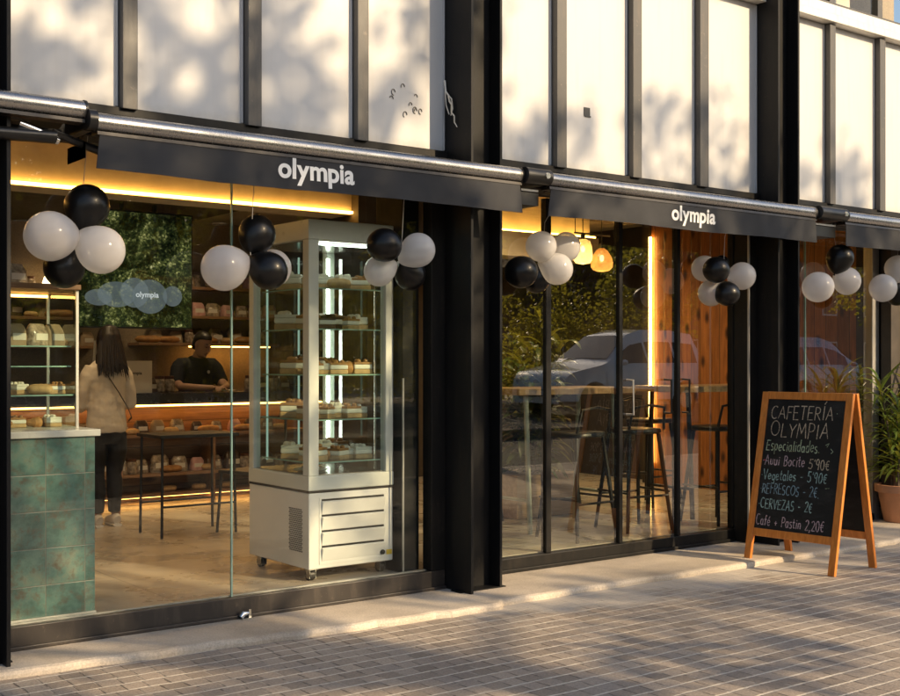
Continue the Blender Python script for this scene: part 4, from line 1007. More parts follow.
def blade(mb, base, d, L, w, droop, n=7):
    d = Vector(d).normalized(); side = d.cross(Vector((0, 0, 1)))
    if side.length < .1: side = Vector((1, 0, 0))
    side.normalize(); p = Vector(base); s = len(mb.v)
    for k in range(n + 1):
        t = k / n; ww = w * math.sin(math.pi * min(.98, .12 + .88 * t)) ** .7 if t < .97 else .001
        mb.v += [tuple(p - side * ww + Vector((0, 0, ww * .35))), tuple(p), tuple(p + side * ww + Vector((0, 0, ww * .35)))]
        d2 = (d + Vector((0, 0, -droop * t * 2))).normalized(); p = p + d2 * (L / n)
    for k in range(n):
        a = s + k * 3; mb.f += [[a, a + 3, a + 4, a + 1], [a + 1, a + 4, a + 5, a + 2]]
def plant(name, label, x, y, z, h, kind, potmat, pr, ph):
    r2 = random.Random(sum(map(ord, kind)) + int(x * 10))
    p = thing(name, label, 'plant', (x, y, z))
    if potmat == 'terracotta':
        MB().lathe([(.0, 0), (pr * .66, 0), (pr * .7, .012), (pr * .93, ph * .78), (pr * .95, ph * .79), (pr * 1.06, ph * .80), (pr * 1.08, ph * .99), (pr * 1.04, ph), (pr * .92, ph * .99), (pr * .9, ph * .9), (0, ph * .89)], (x, y, z), 36).build('pot', potmat, p, True)
    else:
        MB().box(x - pr * 1.5, x + pr * 1.5, y - pr, y + pr, z, z + ph).build('pot', potmat, p, bevel=.008)
    st = MB(); lf = MB()
    for k in range(8 if kind == 'reed' else 13):
        a = r2.uniform(0, 6.28); q = r2.uniform(0, pr * .6); b = Vector((x + q * math.cos(a), y + q * math.sin(a), z + ph * .88)); sp3 = .27 if kind == 'reed' else .18; ln = Vector((sp3 * math.cos(a), sp3 * math.sin(a), 1))
        hh = h * r2.uniform(.6, 1)
        pts = [b + ln * (hh * t) * 1.0 + Vector((.02 * math.sin(3 * t + k), .02 * math.cos(4 * t), 0)) for t in (0, .3, .6, 1)]
        st.limb(pts, [.012, .010, .008, .005], 7)
        nl = 46 if kind == 'reed' else 26
        for j in range(nl):
            t = .12 + .88 * j / nl if kind == 'reed' else .04 + .96 * j / nl
            pos = b + ln * (hh * t); aa = j * 2.4 + r2.uniform(-.4, .4)
            up = .25 + 1.2 * t
            if kind == 'reed': blade(lf, pos, (math.cos(aa), math.sin(aa), up), r2.uniform(.20, .44), .016, r2.uniform(.3, .9))
            else: blade(lf, pos, (math.cos(aa), math.sin(aa), up * .8), r2.uniform(.22, .40), .036, r2.uniform(.4, 1.0))
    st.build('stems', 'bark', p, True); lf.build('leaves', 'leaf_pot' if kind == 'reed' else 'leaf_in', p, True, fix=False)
    return p
plant('potted_plant', 'tall slender leaved plant in terracotta pot right of the chalkboard', 9.43, .0, .0, 1.0, 'reed', 'terracotta', .21, .33)
plant('potted_plant', 'dark bushy indoor plant in wooden planter behind left folding door', 6.66, 1.78, .1, 1.30, 'broad', 'table_wood', .22, .36)

# ------------------------------------------------------------------ chalkboard
W_, H_ = .725, 1.222
A = thing('chalkboard_sign', 'wooden A-frame chalkboard menu standing on the pavers', 'sign', (7.083, -.738, -.04), R(-86.7))
def face(front):
    sgn = -1 if front else 1
    foot = Vector((0, sgn * .263, 0)); top = Vector((0, sgn * .022, H_))
    v = (top - foot).normalized(); u = Vector((-sgn if front else -1, 0, 0)); u = Vector((1, 0, 0)) if front else Vector((-1, 0, 0))
    w = u.cross(v).normalized()
    mt = Matrix(((u.x, v.x, w.x, foot.x), (u.y, v.y, w.y, foot.y), (u.z, v.z, w.z, foot.z), (0, 0, 0, 1)))
    return mt, (top - foot).length
for front in (True, False):
    mt, L = face(front); hw = W_ / 2; sw = .052
    fr_ = MB().box(-hw, -hw + sw, 0, L, -.014, .014).xform(mt).build('frame_stile', 'board_wood', A, bevel=.003, world=False)
    MB().box(hw - sw, hw, 0, L, -.014, .014).xform(mt).build('frame_stile', 'board_wood', A, bevel=.003, world=False)
    MB().box(-hw + sw + .001, hw - sw - .001, L - .052, L, -.0135, .0135).xform(mt).build('frame_rail', 'board_wood', A, bevel=.003, world=False)
    MB().box(-hw + sw + .001, hw - sw - .001, .205, .26, -.0135, .0135).xform(mt).build('frame_rail', 'board_wood', A, bevel=.003, world=False)
    sl2 = MB().box(-hw + sw - .005, hw - sw + .005, .255, L - .047, -.006, .004).xform(mt).build('slate_panel', 'slate', A, world=False)
    if front: SLATE, SMT, SL = sl2, mt, L
    MB().limb([(-hw + .03, L - .03, -.016), (-hw + .1, L - .03, -.016)], .006, 8).xform(mt).build('hinge', 'steel_in', A, world=False)
MB().limb([(-.2, -.15, .5), (-.2, 0, .46), (-.2, .15, .5)], .003, 5).build('stay_chain', 'steel_in', A, True, world=False)

def arc(cx, cy, rx, ry, a0, a1, n=12): return [(cx + rx * math.cos(R(a0 + (a1 - a0) * k / n)), cy + ry * math.sin(R(a0 + (a1 - a0) * k / n))) for k in range(n + 1)]
GL = {
 'C': (.62, [arc(.36, .5, .34, .5, 55, 305)]), 'A': (.66, [[(0, 0), (.33, 1), (.64, 0)], [(.13, .36), (.53, .36)]]), 'F': (.5, [[(.04, 0), (.06, 1), (.5, 1)], [(.05, .54), (.4, .54)]]),
 'E': (.54, [[(.5, 1), (.05, 1), (.04, 0), (.52, 0)], [(.05, .52), (.42, .52)]]), 'T': (.56, [[(0, 1), (.56, 1)], [(.29, 1), (.27, 0)]]), 'R': (.56, [[(.04, 0), (.05, 1)] + arc(.22, .75, .27, .25, 90, -90) + [(.08, .5)], [(.2, .5), (.55, 0)]]),
 'Í': (.24, [[(.13, 0), (.12, .95)], [(.1, 1.10), (.26, 1.30)]]), 'O': (.74, [arc(.37, .5, .36, .5, 100, 462, 20)]), 'L': (.5, [[(.04, 1), (.04, 0), (.5, .02)]]), 'Y': (.58, [[(0, 1), (.28, .5), (.58, 1)], [(.28, .5), (.26, 0)]]),
 'M': (.76, [[(0, 0), (.1, 1), (.37, .3), (.64, 1), (.76, 0)]]), 'P': (.52, [[(.04, 0), (.05, 1)] + arc(.22, .73, .28, .27, 90, -90) + [(.08, .46)]]), 'I': (.2, [[(.1, 0), (.1, 1)]]),
 's': (.4, [arc(.2, .46, .16, .13, 40, 230, 8) + arc(.19, .15, .17, .15, 80, -140, 8)]), 'p': (.46, [[(.05, .55), (.04, -.34)], arc(.22, .29, .2, .28, 150, -160)]), 'e': (.46, [[(.04, .3), (.4, .34)] + arc(.22, .3, .2, .29, 20, 320)]),
 'c': (.4, [arc(.22, .29, .19, .29, 60, 300)]), 'i': (.16, [[(.08, .56), (.08, 0)], [(.08, .76), (.1, .8)]]), 'a': (.48, [arc(.21, .28, .19, .28, 40, 330), [(.4, .56), (.4, .06), (.46, 0)]]), 'l': (.16, [[(.07, 1), (.07, .06), (.13, 0)]]),
 'd': (.48, [arc(.21, .28, .19, .28, 40, 330), [(.42, 1), (.41, 0)]]), 't': (.34, [[(.14, .9), (.13, .08), (.24, 0), (.32, .04)], [(0, .58), (.3, .6)]]), '.': (.16, [[(.06, 0), (.09, .02)]]), '·': (.2, [[(.06, .42), (.11, .42)]]),
 'u': (.48, [[(.05, .56), (.05, .16)] + arc(.2, .16, .15, .16, 180, 320) + [(.4, .2), (.4, .56), (.4, .03)]]), 'v': (.42, [[(0, .56), (.2, 0), (.4, .56)]]), 'B': (.56, [[(.04, 0), (.05, 1)] + arc(.2, .77, .24, .23, 90, -90) + arc(.22, .27, .28, .27, 90, -90) + [(.04, 0)]]),
 'o': (.46, [arc(.22, .28, .2, .28, 100, 462, 16)]), 'g': (.46, [arc(.21, .28, .19, .28, 40, 330), [(.4, .56), (.4, -.2)] + arc(.22, -.2, .18, .16, 0, -150)]), '-': (.4, [[(.06, .4), (.34, .41)]]), '+': (.46, [[(.04, .36), (.42, .36)], [(.23, .56), (.23, .14)]]),
 '5': (.52, [[(.46, 1), (.1, 1), (.06, .58)] + arc(.2, .32, .26, .3, 110, -140)]), "'": (.14, [[(.08, 1.05), (.04, .84)]]), '9': (.5, [arc(.23, .72, .2, .27, 20, 380, 16) + [(.38, 0)]]), '0': (.54, [arc(.26, .5, .24, .5, 90, 452, 18)]),
 '€': (.56, [arc(.34, .5, .24, .48, 60, 300), [(0, .6), (.42, .62)], [(0, .42), (.38, .43)]]), '2': (.52, [arc(.24, .74, .22, .26, 160, -30) + [(.04, 0), (.5, .02)]]), ',': (.18, [[(.1, .04), (.03, -.16)]]),
 'S': (.5, [arc(.25, .74, .2, .26, 40, 250) + arc(.25, .25, .22, .26, 80, -140)]), 'Z': (.54, [[(.03, 1), (.5, 1), (.03, 0), (.54, .02)]]), 'V': (.6, [[(0, 1), (.3, 0), (.6, 1)]]), 'é': (.46, [[(.04, .3), (.4, .34)] + arc(.22, .3, .2, .29, 20, 320), [(.2, .72), (.34, .94)]]),
 'n': (.46, [[(.05, .56), (.05, 0)], [(.05, .36)] + arc(.22, .38, .17, .18, 170, 0) + [(.4, 0)]]), 'f': (.34, [[(.34, .94), (.22, 1), (.14, .86), (.13, 0)], [(0, .56), (.3, .58)]]), ' ': (.4, []),
}
GL['É'] = GL['E']
def write(txt, u0, u1, vbase, hgt, mat, slant=.03, wd=.0033, tilt=0):
    r3 = random.Random(len(txt) * 7 + int(vbase * 1000)); gap = .16
    tot = sum(GL[c][0] + gap for c in txt); sx = (u1 - u0) / tot; mb = MB(); x = 0
    for c in txt:
        wc, strokes = GL[c]; jy = r3.uniform(-.05, .05); js = r3.uniform(.92, 1.08); jr = r3.uniform(-.05, .05)
        for s in strokes:
            pts = [(u0 + (x + px * 1.0 + slant * py + jr * py) * sx, vbase + tilt * (x / tot) + (py * js + jy) * hgt) for px, py in s]
            if len(pts) == 1: continue
            for (a, b) in zip(pts[:-1], pts[1:]):
                d = Vector((b[0] - a[0], b[1] - a[1])); 
                if d.length < 1e-6: continue
                d.normalize(); nrm = Vector((-d.y, d.x)) * wd * r3.uniform(.75, 1.15); e = d * wd * .5
                z = .0052 + r3.uniform(0, .0006)
                i = mb.addv([(a[0] - e.x + nrm.x, a[1] - e.y + nrm.y, z), (a[0] - e.x - nrm.x, a[1] - e.y - nrm.y, z), (b[0] + e.x - nrm.x, b[1] + e.y - nrm.y, z), (b[0] + e.x + nrm.x, b[1] + e.y + nrm.y, z)])
                mb.f.append([i, i + 1, i + 2, i + 3])
        x += wc + gap
    mb.xform(SMT).build('chalk_writing', mat, SLATE, world=False)
E0 = .26; EH = SL - .052 - .26
def vv(f): return E0 + EH * f
write('CAFETERÍA', -.275, .235, vv(.848), .092, 'chalk_y', tilt=.008)
write('OLYMPIA', -.262, .215, vv(.715), .102, 'chalk_y', tilt=-.005)
write('Especialidades.', -.285, .155, vv(.605), .076, 'chalk_g')
write('·Auui Bocite', -.300, .048, vv(.492), .072, 'chalk_p')
write("5'90€", .075, .245, vv(.480), .070, 'chalk_y')
write("·Vegetales - 5'90€", -.300, .235, vv(.380), .070, 'chalk_t')
write('·REFRESCOS - 2€.', -.295, .185, vv(.272), .068, 'chalk_b')
write('·CERVEZAS - 2€', -.295, .145, vv(.158), .068, 'chalk_t')
write('Café + Pastin 2,20€', -.300, .250, vv(.028), .072, 'chalk_p')
mb = MB()
for pts in ([(.19, vv(.665)), (.215, vv(.68)), (.20, vv(.65))], [(.23, vv(.64)), (.25, vv(.62)), (.235, vv(.605))], [(.25, vv(.90)), (.252, vv(.905))], [(.22, vv(.345)), (.25, vv(.35))]):
    mb.limb([(p[0], p[1], .005) for p in pts], .0022, 5)
mb.xform(SMT).build('chalk_doodle', 'chalk_g', SLATE, world=False)
MB().ball((-.288, vv(.525), .005), (.006, .006, .001), 10, 5).xform(SMT).build('chalk_dot', 'chalk_r', SLATE, world=False)

# ------------------------------------------------------------------ people
def hand(mb, wrist, d, up, side, s=1.0, curl=.6):
    d = Vector(d).normalized(); up = Vector(up).normalized(); lat = d.cross(up).normalized(); up = lat.cross(d).normalized()
    w = Vector(wrist)
    mb.limb([w, w + d * .03 * s, w + d * .075 * s, w + d * .092 * s], [(.022 * s, .016 * s), (.034 * s, .015 * s), (.040 * s, .014 * s), (.036 * s, .011 * s)], 12, up)
    for k, (o, l) in enumerate(((-.028, .058), (-.010, .070), (.010, .066), (.027, .050))):
        b = w + d * .086 * s + lat * o * s; l *= s
        p1 = b + d * l * .45 - up * l * .10 * curl; p2 = p1 + d * l * .32 - up * l * .30 * curl; p3 = p2 + d * l * .16 - up * l * .32 * curl
        mb.limb([b - d * .012, b, p1, p2, p3], [.0085 * s, .0085 * s, .0078 * s, .007 * s, .0052 * s], 8)
    b = w + d * .03 * s - lat * .03 * s * side
    mb.limb([b, b + (d * .6 - lat * side * .7) * .035 * s - up * .008, b + (d * .9 - lat * side * .5) * .062 * s - up * .016], [.012 * s, .010 * s, .0065 * s], 8)
def head(mb, c, yaw, pitch, s=1.0):
    st = len(mb.v)
    prof = [(-.115, .030, .030, -.035), (-.105, .045, .048, -.028), (-.085, .055, .066, -.016), (-.05, .064, .082, -.006), (-.01, .071, .092, .004), (.03, .075, .097, .010), (.07, .072, .093, .012), (.10, .056, .075, .012), (.118, .034, .048, .012), (.124, .010, .014, .012)]
    mb.loft([[(rx * math.cos(a), cy + ry * math.sin(a), z) for a in [2 * math.pi * j / 20 for j in range(20)]] for z, rx, ry, cy in prof])
    mb.limb([(0, -.090, .028), (0, -.106, .0), (0, -.112, -.022), (0, -.094, -.030)], [.009, .010, .014, .009], 8)
    mb.limb([(-.026, -.081, -.055), (0, -.091, -.055), (.026, -.081, -.055)], [(.006, .006), (.009, .009), (.006, .006)], 8)
    mb.ball((0, -.074, -.096), (.022, .018, .014), 10, 6)
    mb.limb([(-.045, -.078, .026), (-.018, -.092, .03), (.018, -.092, .03), (.045, -.078, .026)], [.007, .009, .009, .007], 8)
    for sx in (-1, 1): mb.ball((sx * .076, .012, -.002), (.010, .020, .032), 8, 6)
    mt = Matrix.Translation(c) @ Matrix.Rotation(yaw, 4, 'Z') @ Matrix.Rotation(pitch, 4, 'X') @ Matrix.Scale(s, 4)
    mb.xform(mt, st); return mt

# woman, seen from behind
wx, wy, wz = 3.50, 3.24, .1
Wm = thing('person', 'woman from behind in beige top and black trousers at the bar', 'person', (wx, wy, wz))
def L2(p): return (wx + p[0], wy + p[1], wz + p[2])
body = MB()
hm = head(body, Vector(L2((0.01, .03, 1.455))), math.pi - .15, -.05, .95)
body.limb([L2((0, .01, 1.27)), L2((0.005, .02, 1.38))], [.052, .046], 12)
body.limb([L2((0, 0, .80)), L2((0, 0, .95)), L2((0, 0, 1.15)), L2((0, 0, 1.26)), L2((0, .01, 1.31))], [(.135, .095), (.115, .085), (.13, .09), (.14, .08), (.06, .05)], 16, (0, 1, 0))
for sx in (-1, 1):
    body.limb([L2((sx * .135, 0, 1.245)), L2((sx * .175, .0, 1.08)), L2((sx * .19, .02, .97)), L2((sx * .15, .15, .95)), L2((sx * .07, .24, 1.0))], [.046, .040, .035, .031, .024], 12)
    hand(body, L2((sx * .07, .24, 1.0)), (-sx * .6, .55, .25), (0, 0, 1), sx, .92)
    body.limb([L2((sx * .075, 0, .82)), L2((sx * .08, .005, .45)), L2((sx * .075, 0, .08))], [.085, .055, .036], 12)
    body.limb([L2((sx * .075, -.03, .045)), L2((sx * .085, .12, .03))], [.036, .030], 10)
body.build('body', 'skin', Wm, remesh=.0065)
top = MB()
top.limb([L2((0, .005, .755)), L2((0, 0, .80)), L2((0, 0, .92)), L2((0, 0, 1.06)), L2((0, 0, 1.18)), L2((0, .0, 1.26)), L2((0, .005, 1.305)), L2((0, .01, 1.33))], [(.160, .118), (.162, .120), (.148, .110), (.147, .108), (.158, .108), (.158, .096), (.100, .078), (.060, .058)], 20, (0, 1, 0))
for sx in (-1, 1):
    top.limb([L2((sx * .118, 0, 1.255)), L2((sx * .160, -.005, 1.18)), L2((sx * .188, -.005, 1.07)), L2((sx * .205, .015, .965)), L2((sx * .165, .13, .94)), L2((sx * .09, .215, .985))], [.060, .057, .050, .048, .045, .036], 14)
tp = top.build('knit_top', 'shirt', Wm, remesh=.009)
tx_ = bpy.data.textures.new('folds', 'CLOUDS'); tx_.noise_scale = .09
dm = tp.modifiers.new('folds', 'DISPLACE'); dm.texture = tx_; dm.strength = .016; dm.mid_level = .5; dm.texture_coords = 'GLOBAL'
tr_ = MB()
tr_.limb([L2((0, .005, .66)), L2((0, 0, .74)), L2((0, 0, .86))], [(.140, .104), (.146, .108), (.130, .092)], 18, (0, 1, 0))
for sx in (-1, 1):
    dx = -.012 if sx > 0 else .0
    tr_.limb([L2((sx * .082, 0, .74)), L2((sx * .085, .0, .60)), L2((sx * .078 + dx, .01, .42)), L2((sx * .075 + dx, -.01, .27)), L2((sx * .072 + dx, -.005, .11))], [(.078, .09), (.078, .088), (.062, .066), (.060, .064), (.046, .05)], 14, (0, 1, 0))
tr_.build('trousers', 'trousers', Wm, remesh=.009)
hr = MB()
hr.limb([L2((.01, .0, 1.585)), L2((.01, -.01, 1.565)), L2((.01, -.02, 1.50)), L2((.01, -.03, 1.42)), L2((.01, -.05, 1.33)), L2((.015, -.070, 1.29)), L2((.02, -.082, 1.25)), L2((.02, -.085, 1.225))], [(.03, .03), (.07, .075), (.094, .096), (.098, .088), (.102, .078), (.106, .066), (.094, .045), (.05, .02)], 20, (0, 1, 0))
for k in range(16):
    a = -1 + 2 * k / 15
    hr.limb([L2((.01 + a * .085, -.07 + abs(a) * .05, 1.36)), L2((.015 + a * .102, -.103 + abs(a) * .06, 1.28)), L2((.02 + a * .112, -.105 + abs(a) * .06, 1.215 + .03 * math.sin(k * 2.7)))], [.020, .020, .006], 8)
hw_ = hr.build('hair', 'hair', Wm, remesh=.008)
st_ = MB(); r5 = random.Random(5)
for k in range(150):
    a = r5.uniform(-1.25, 1.25); q = r5.uniform(.93, 1.06)
    st_.limb([L2((.01 + .07 * q * math.sin(a), -.02 - .075 * q * math.cos(a), 1.53 + r5.uniform(-.03, .03))), L2((.01 + .105 * q * math.sin(a), -.03 - .088 * q * math.cos(a), 1.40)), L2((.01 + .118 * q * math.sin(a + r5.uniform(-.08, .08)), -.055 - .075 * q * math.cos(a), 1.30)), L2((.015 + .13 * q * math.sin(a + r5.uniform(-.12, .12)), -.085 - .055 * q * math.cos(a), 1.22 + r5.uniform(-.05, .05) + .02 * math.sin(a * 5)))], [.003, .0055, .005, .0012], 5)
st_.build('hair_strands', 'hair', hw_, True)
for sx in (-1, 1):
    dx = -.012 if sx > 0 else 0
    s = MB().limb([L2((sx * .078 + dx, -.06, .05)), L2((sx * .078 + dx, -.035, .06)), L2((sx * .080 + dx, .04, .052)), L2((sx * .085 + dx, .13, .036)), L2((sx * .087 + dx, .165, .032))], [(.030, .036), (.038, .045), (.040, .04), (.040, .028), (.026, .018)], 14).build('shoe', 'sneaker', Wm, True)
    MB().limb([L2((sx * .078 + dx, -.068, .012)), L2((sx * .080 + dx, .04, .011)), L2((sx * .087 + dx, .17, .012))], [(.034, .013), (.042, .012), (.034, .011)], 12).build('sole', 'sole', s, True)
MB().limb([L2((-.10, -.075, 1.30)), L2((-.04, -.118, 1.20)), L2((.05, -.13, 1.06)), L2((.13, -.125, .93)), L2((.178, -.07, .86)), L2((.19, .02, .83))], [(.009, .004)] * 6, 8).build('bag_strap', 'strap', Wm, True)

# barista
bx, by, bz = 5.20, 5.22, .1
Bm = thing('person', 'barista in black polo shirt looking down behind the bar', 'person', (bx, by, bz))
def L3(p): return (bx + p[0], by + p[1], bz + p[2])
body = MB()
hm = head(body, Vector(L3((.02, -.10, 1.475))), .35, .42, 1.0)
body.limb([L3((0, .0, 1.28)), L3((.01, -.05, 1.40))], [.060, .055], 12)
body.limb([L3((0, .02, .8)), L3((0, .02, 1.0)), L3((0, .01, 1.2)), L3((0, 0, 1.30)), L3((0, 0, 1.34))], [(.15, .1), (.15, .1), (.17, .11), (.16, .09), (.06, .05)], 16, (0, 1, 0))
arms = {-1: [(-.185, 0, 1.275), (-.245, -.06, 1.10), (-.245, -.17, 1.055), (-.11, -.28, 1.045), (.02, -.34, 1.045)], 1: [(.185, 0, 1.275), (.235, -.08, 1.10), (.235, -.19, 1.055), (.18, -.29, 1.045), (.11, -.36, 1.045)]}
for sx in (-1, 1):
    body.limb([L3(p) for p in arms[sx]], [.055, .048, .042, .036, .027], 12)
    e = Vector(arms[sx][-1]) - Vector(arms[sx][-2])
    hand(body, L3(arms[sx][-1]), e, (0, 0, 1), sx, 1.0, .8)
    body.limb([L3((sx * .09, .02, .85)), L3((sx * .1, .02, .45)), L3((sx * .1, .03, .06))], [.095, .06, .042], 12)
    body.limb([L3((sx * .1, .06, .04)), L3((sx * .11, -.12, .035))], [.042, .034], 10)
body.build('body', 'skin', Bm, remesh=.0065)
po = MB()
po.limb([L3((0, .02, .82)), L3((0, .02, .95)), L3((0, .01, 1.12)), L3((0, 0, 1.25)), L3((0, -.01, 1.31)), L3((0, -.02, 1.355))], [(.178, .125), (.175, .122), (.185, .128), (.19, .115), (.145, .098), (.072, .066)], 20, (0, 1, 0))
for sx in (-1, 1):
    po.limb([L3((sx * .10, 0, 1.275)), L3((sx * .165, 0, 1.272)), L3((sx * .205, -.012, 1.225)), L3((sx * .240, -.05, 1.125)), L3((sx * .247, -.066, 1.085))], [.072, .078, .078, .070, .068], 14)
    po.ball(L3((sx * .185, 0, 1.262)), (.074, .07, .066), 16, 10)
po.build('polo_shirt', 'polo', Bm, remesh=.009)
po2 = MB()
for sx in (-1, 1): po2.limb([L3((sx * .09, .02, .86)), L3((sx * .1, .02, .45)), L3((sx * .1, .03, .10))], [(.10, .105), (.075, .078), (.055, .06)], 14)
po2.limb([L3((0, .02, .72)), L3((0, .02, .86))], [(.165, .12), (.165, .12)], 16, (0, 1, 0)).build('trousers', 'trousers', Bm, remesh=.01)
hb = MB(); hb.loft([[(rx * math.cos(a), cy + ry * math.sin(a), z) for a in [2 * math.pi * j / 20 for j in range(20)]] for z, rx, ry, cy in ((-.075, .058, .035, .062), (-.04, .076, .046, .058), (.0, .081, .058, .050), (.04, .081, .070, .040), (.068, .080, .090, .020), (.09, .074, .092, .014), (.112, .058, .076, .013), (.130, .03, .04, .013))])
hb.xform(hm).build('hair', 'hair', Bm, remesh=.007)
eb = MB()
for sx in (-1, 1): eb.limb([(sx * .046, -.083, .036), (sx * .022, -.096, .040)], [.004, .005], 6).ball((sx * .031, -.086, .008), (.011, .006, .005), 8, 5)
eb.xform(hm).build('eyes_and_brows', 'hair', Bm, True)
MB().ball(L3((.08, -.112, 1.20)), (.016, .006, .018), 8, 6).build('shirt_emblem', 'card', Bm, True)
food('plate', (5.33, 4.80, 1.113), 0, 'on the bar in front of the barista', 'plates on the bar', .8)

# ------------------------------------------------------------------ street: trees, hedge, cars, house (seen as reflections and shade)
def leaf_cloud(mb, cs, r2, per, rad, size):
    for c in cs:
        for k in range(per):
            d = Vector((r2.gauss(0, 1), r2.gauss(0, 1), r2.gauss(0, .8))); d.normalize(); p = Vector(c) + d * rad * r2.random() ** .45
            a = Vector((r2.uniform(-1, 1), r2.uniform(-1, 1), r2.uniform(-.6, .3))).normalized(); b = a.cross(Vector((r2.uniform(-1, 1), r2.uniform(-1, 1), r2.uniform(-1, 1)))).normalized()
            s = size * r2.uniform(.6, 1.25); i = len(mb.v)
            mb.v += [tuple(p), tuple(p + a * s * .45 + b * s * .42), tuple(p + a * s), tuple(p + a * s * .45 - b * s * .42)]; mb.f.append([i, i + 1, i + 2, i + 3])
def tree(x, y, h, cr, zc, rz, label, seed, nclump=110, per=110, rad=.5, size=.15, z0=-.05, mat='leaf'):
    r2 = random.Random(seed); t = thing('street_tree', label, 'tree', (x, y, z0), 0, 'street trees opposite the cafe')
    tk = MB(); top = Vector((x + r2.uniform(-.3, .3), y + r2.uniform(-.3, .3), zc))
    tk.limb([(x, y, z0), (x + .03, y, 1.2), (x - .04, y + .05, 2.4), tuple(top), (top.x, top.y, zc + rz * .6)], [.20, .16, .14, .09, .03], 12)
    cs = []
    while len(cs) < nclump:
        v = Vector((r2.uniform(-1, 1), r2.uniform(-1, 1), r2.uniform(-1, 1)))
        if v.length > 1 or v.length < .25: continue
        if math.sin(v.x * 4 + seed) * math.sin(v.y * 4.3 + seed * 2) * math.sin(v.z * 4.7 + seed * 3) > .10 or (v.z < -.1 and r2.random() < .42): continue
        cs.append((x + v.x * cr, y + v.y * cr, zc + v.z * rz))
    for c in cs[::4]:
        m = Vector((x, y, zc - rz * .5)).lerp(Vector(c), .5) + Vector((0, 0, .15)); tk.limb([(x, y, zc - rz * .55), tuple(m), c], [.05, .03, .012], 6)
    tk.build('trunk', 'bark', t, True)
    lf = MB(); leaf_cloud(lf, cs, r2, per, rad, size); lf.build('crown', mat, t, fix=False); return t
tree(7.2, -10.3, 9.9, 3.1, 6.3, 3.6, 'leafy street tree across from the cake cabinet window', 3, 118, 56, .36, z0=.2)
tree(12.2, -10.8, 9.2, 3.2, 5.7, 3.2, 'leafy street tree across from the folding doors', 5, 88, 50, .34, z0=.2)
tree(24.5, -15.6, 8.0, 2.6, 4.6, 2.8, 'leafy street tree beyond the parked cars', 8, 90, 80, .55, z0=.45)
tree(36.5, -16.0, 9.0, 3.0, 5.0, 3.2, 'broad street tree farthest along the road', 12, 90, 70, .6, z0=.45)
tree(33.0, -24, 9.0, 3.6, 5.0, 3.4, 'tall tree in front of the far house', 14, 90, 70, .6, .2, z0=.45)
tree(11.0, -25, 10, 4.0, 5.4, 3.6, 'large background tree behind the hedge', 18, 100, 80, .7, .2, z0=.45)
tree(31.0, -27, 10, 4.0, 5.4, 3.6, 'large background tree left of the far house', 21, 100, 80, .7, .2, z0=.45)
r4 = random.Random(31); hg = MB(); cs = [(10 + r4.uniform(0, 15.0), -17 + r4.uniform(-.6, .6), .6 + r4.random() ** .8 * (2.6 + .8 * math.sin(_ * .7))) for _ in range(330)]
leaf_cloud(hg, cs, r4, 85, .46, .105)
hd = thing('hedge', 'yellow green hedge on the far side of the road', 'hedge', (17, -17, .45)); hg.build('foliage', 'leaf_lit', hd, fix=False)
sh_ = MB(); 
for k in range(15): sh_.limb([(10.4 + k * 1.0, -17, .45), (10.5 + k * 1.0, -16.9, 1.9)], [.04, .015], 6)
sh_.build('stems', 'bark', hd, True)

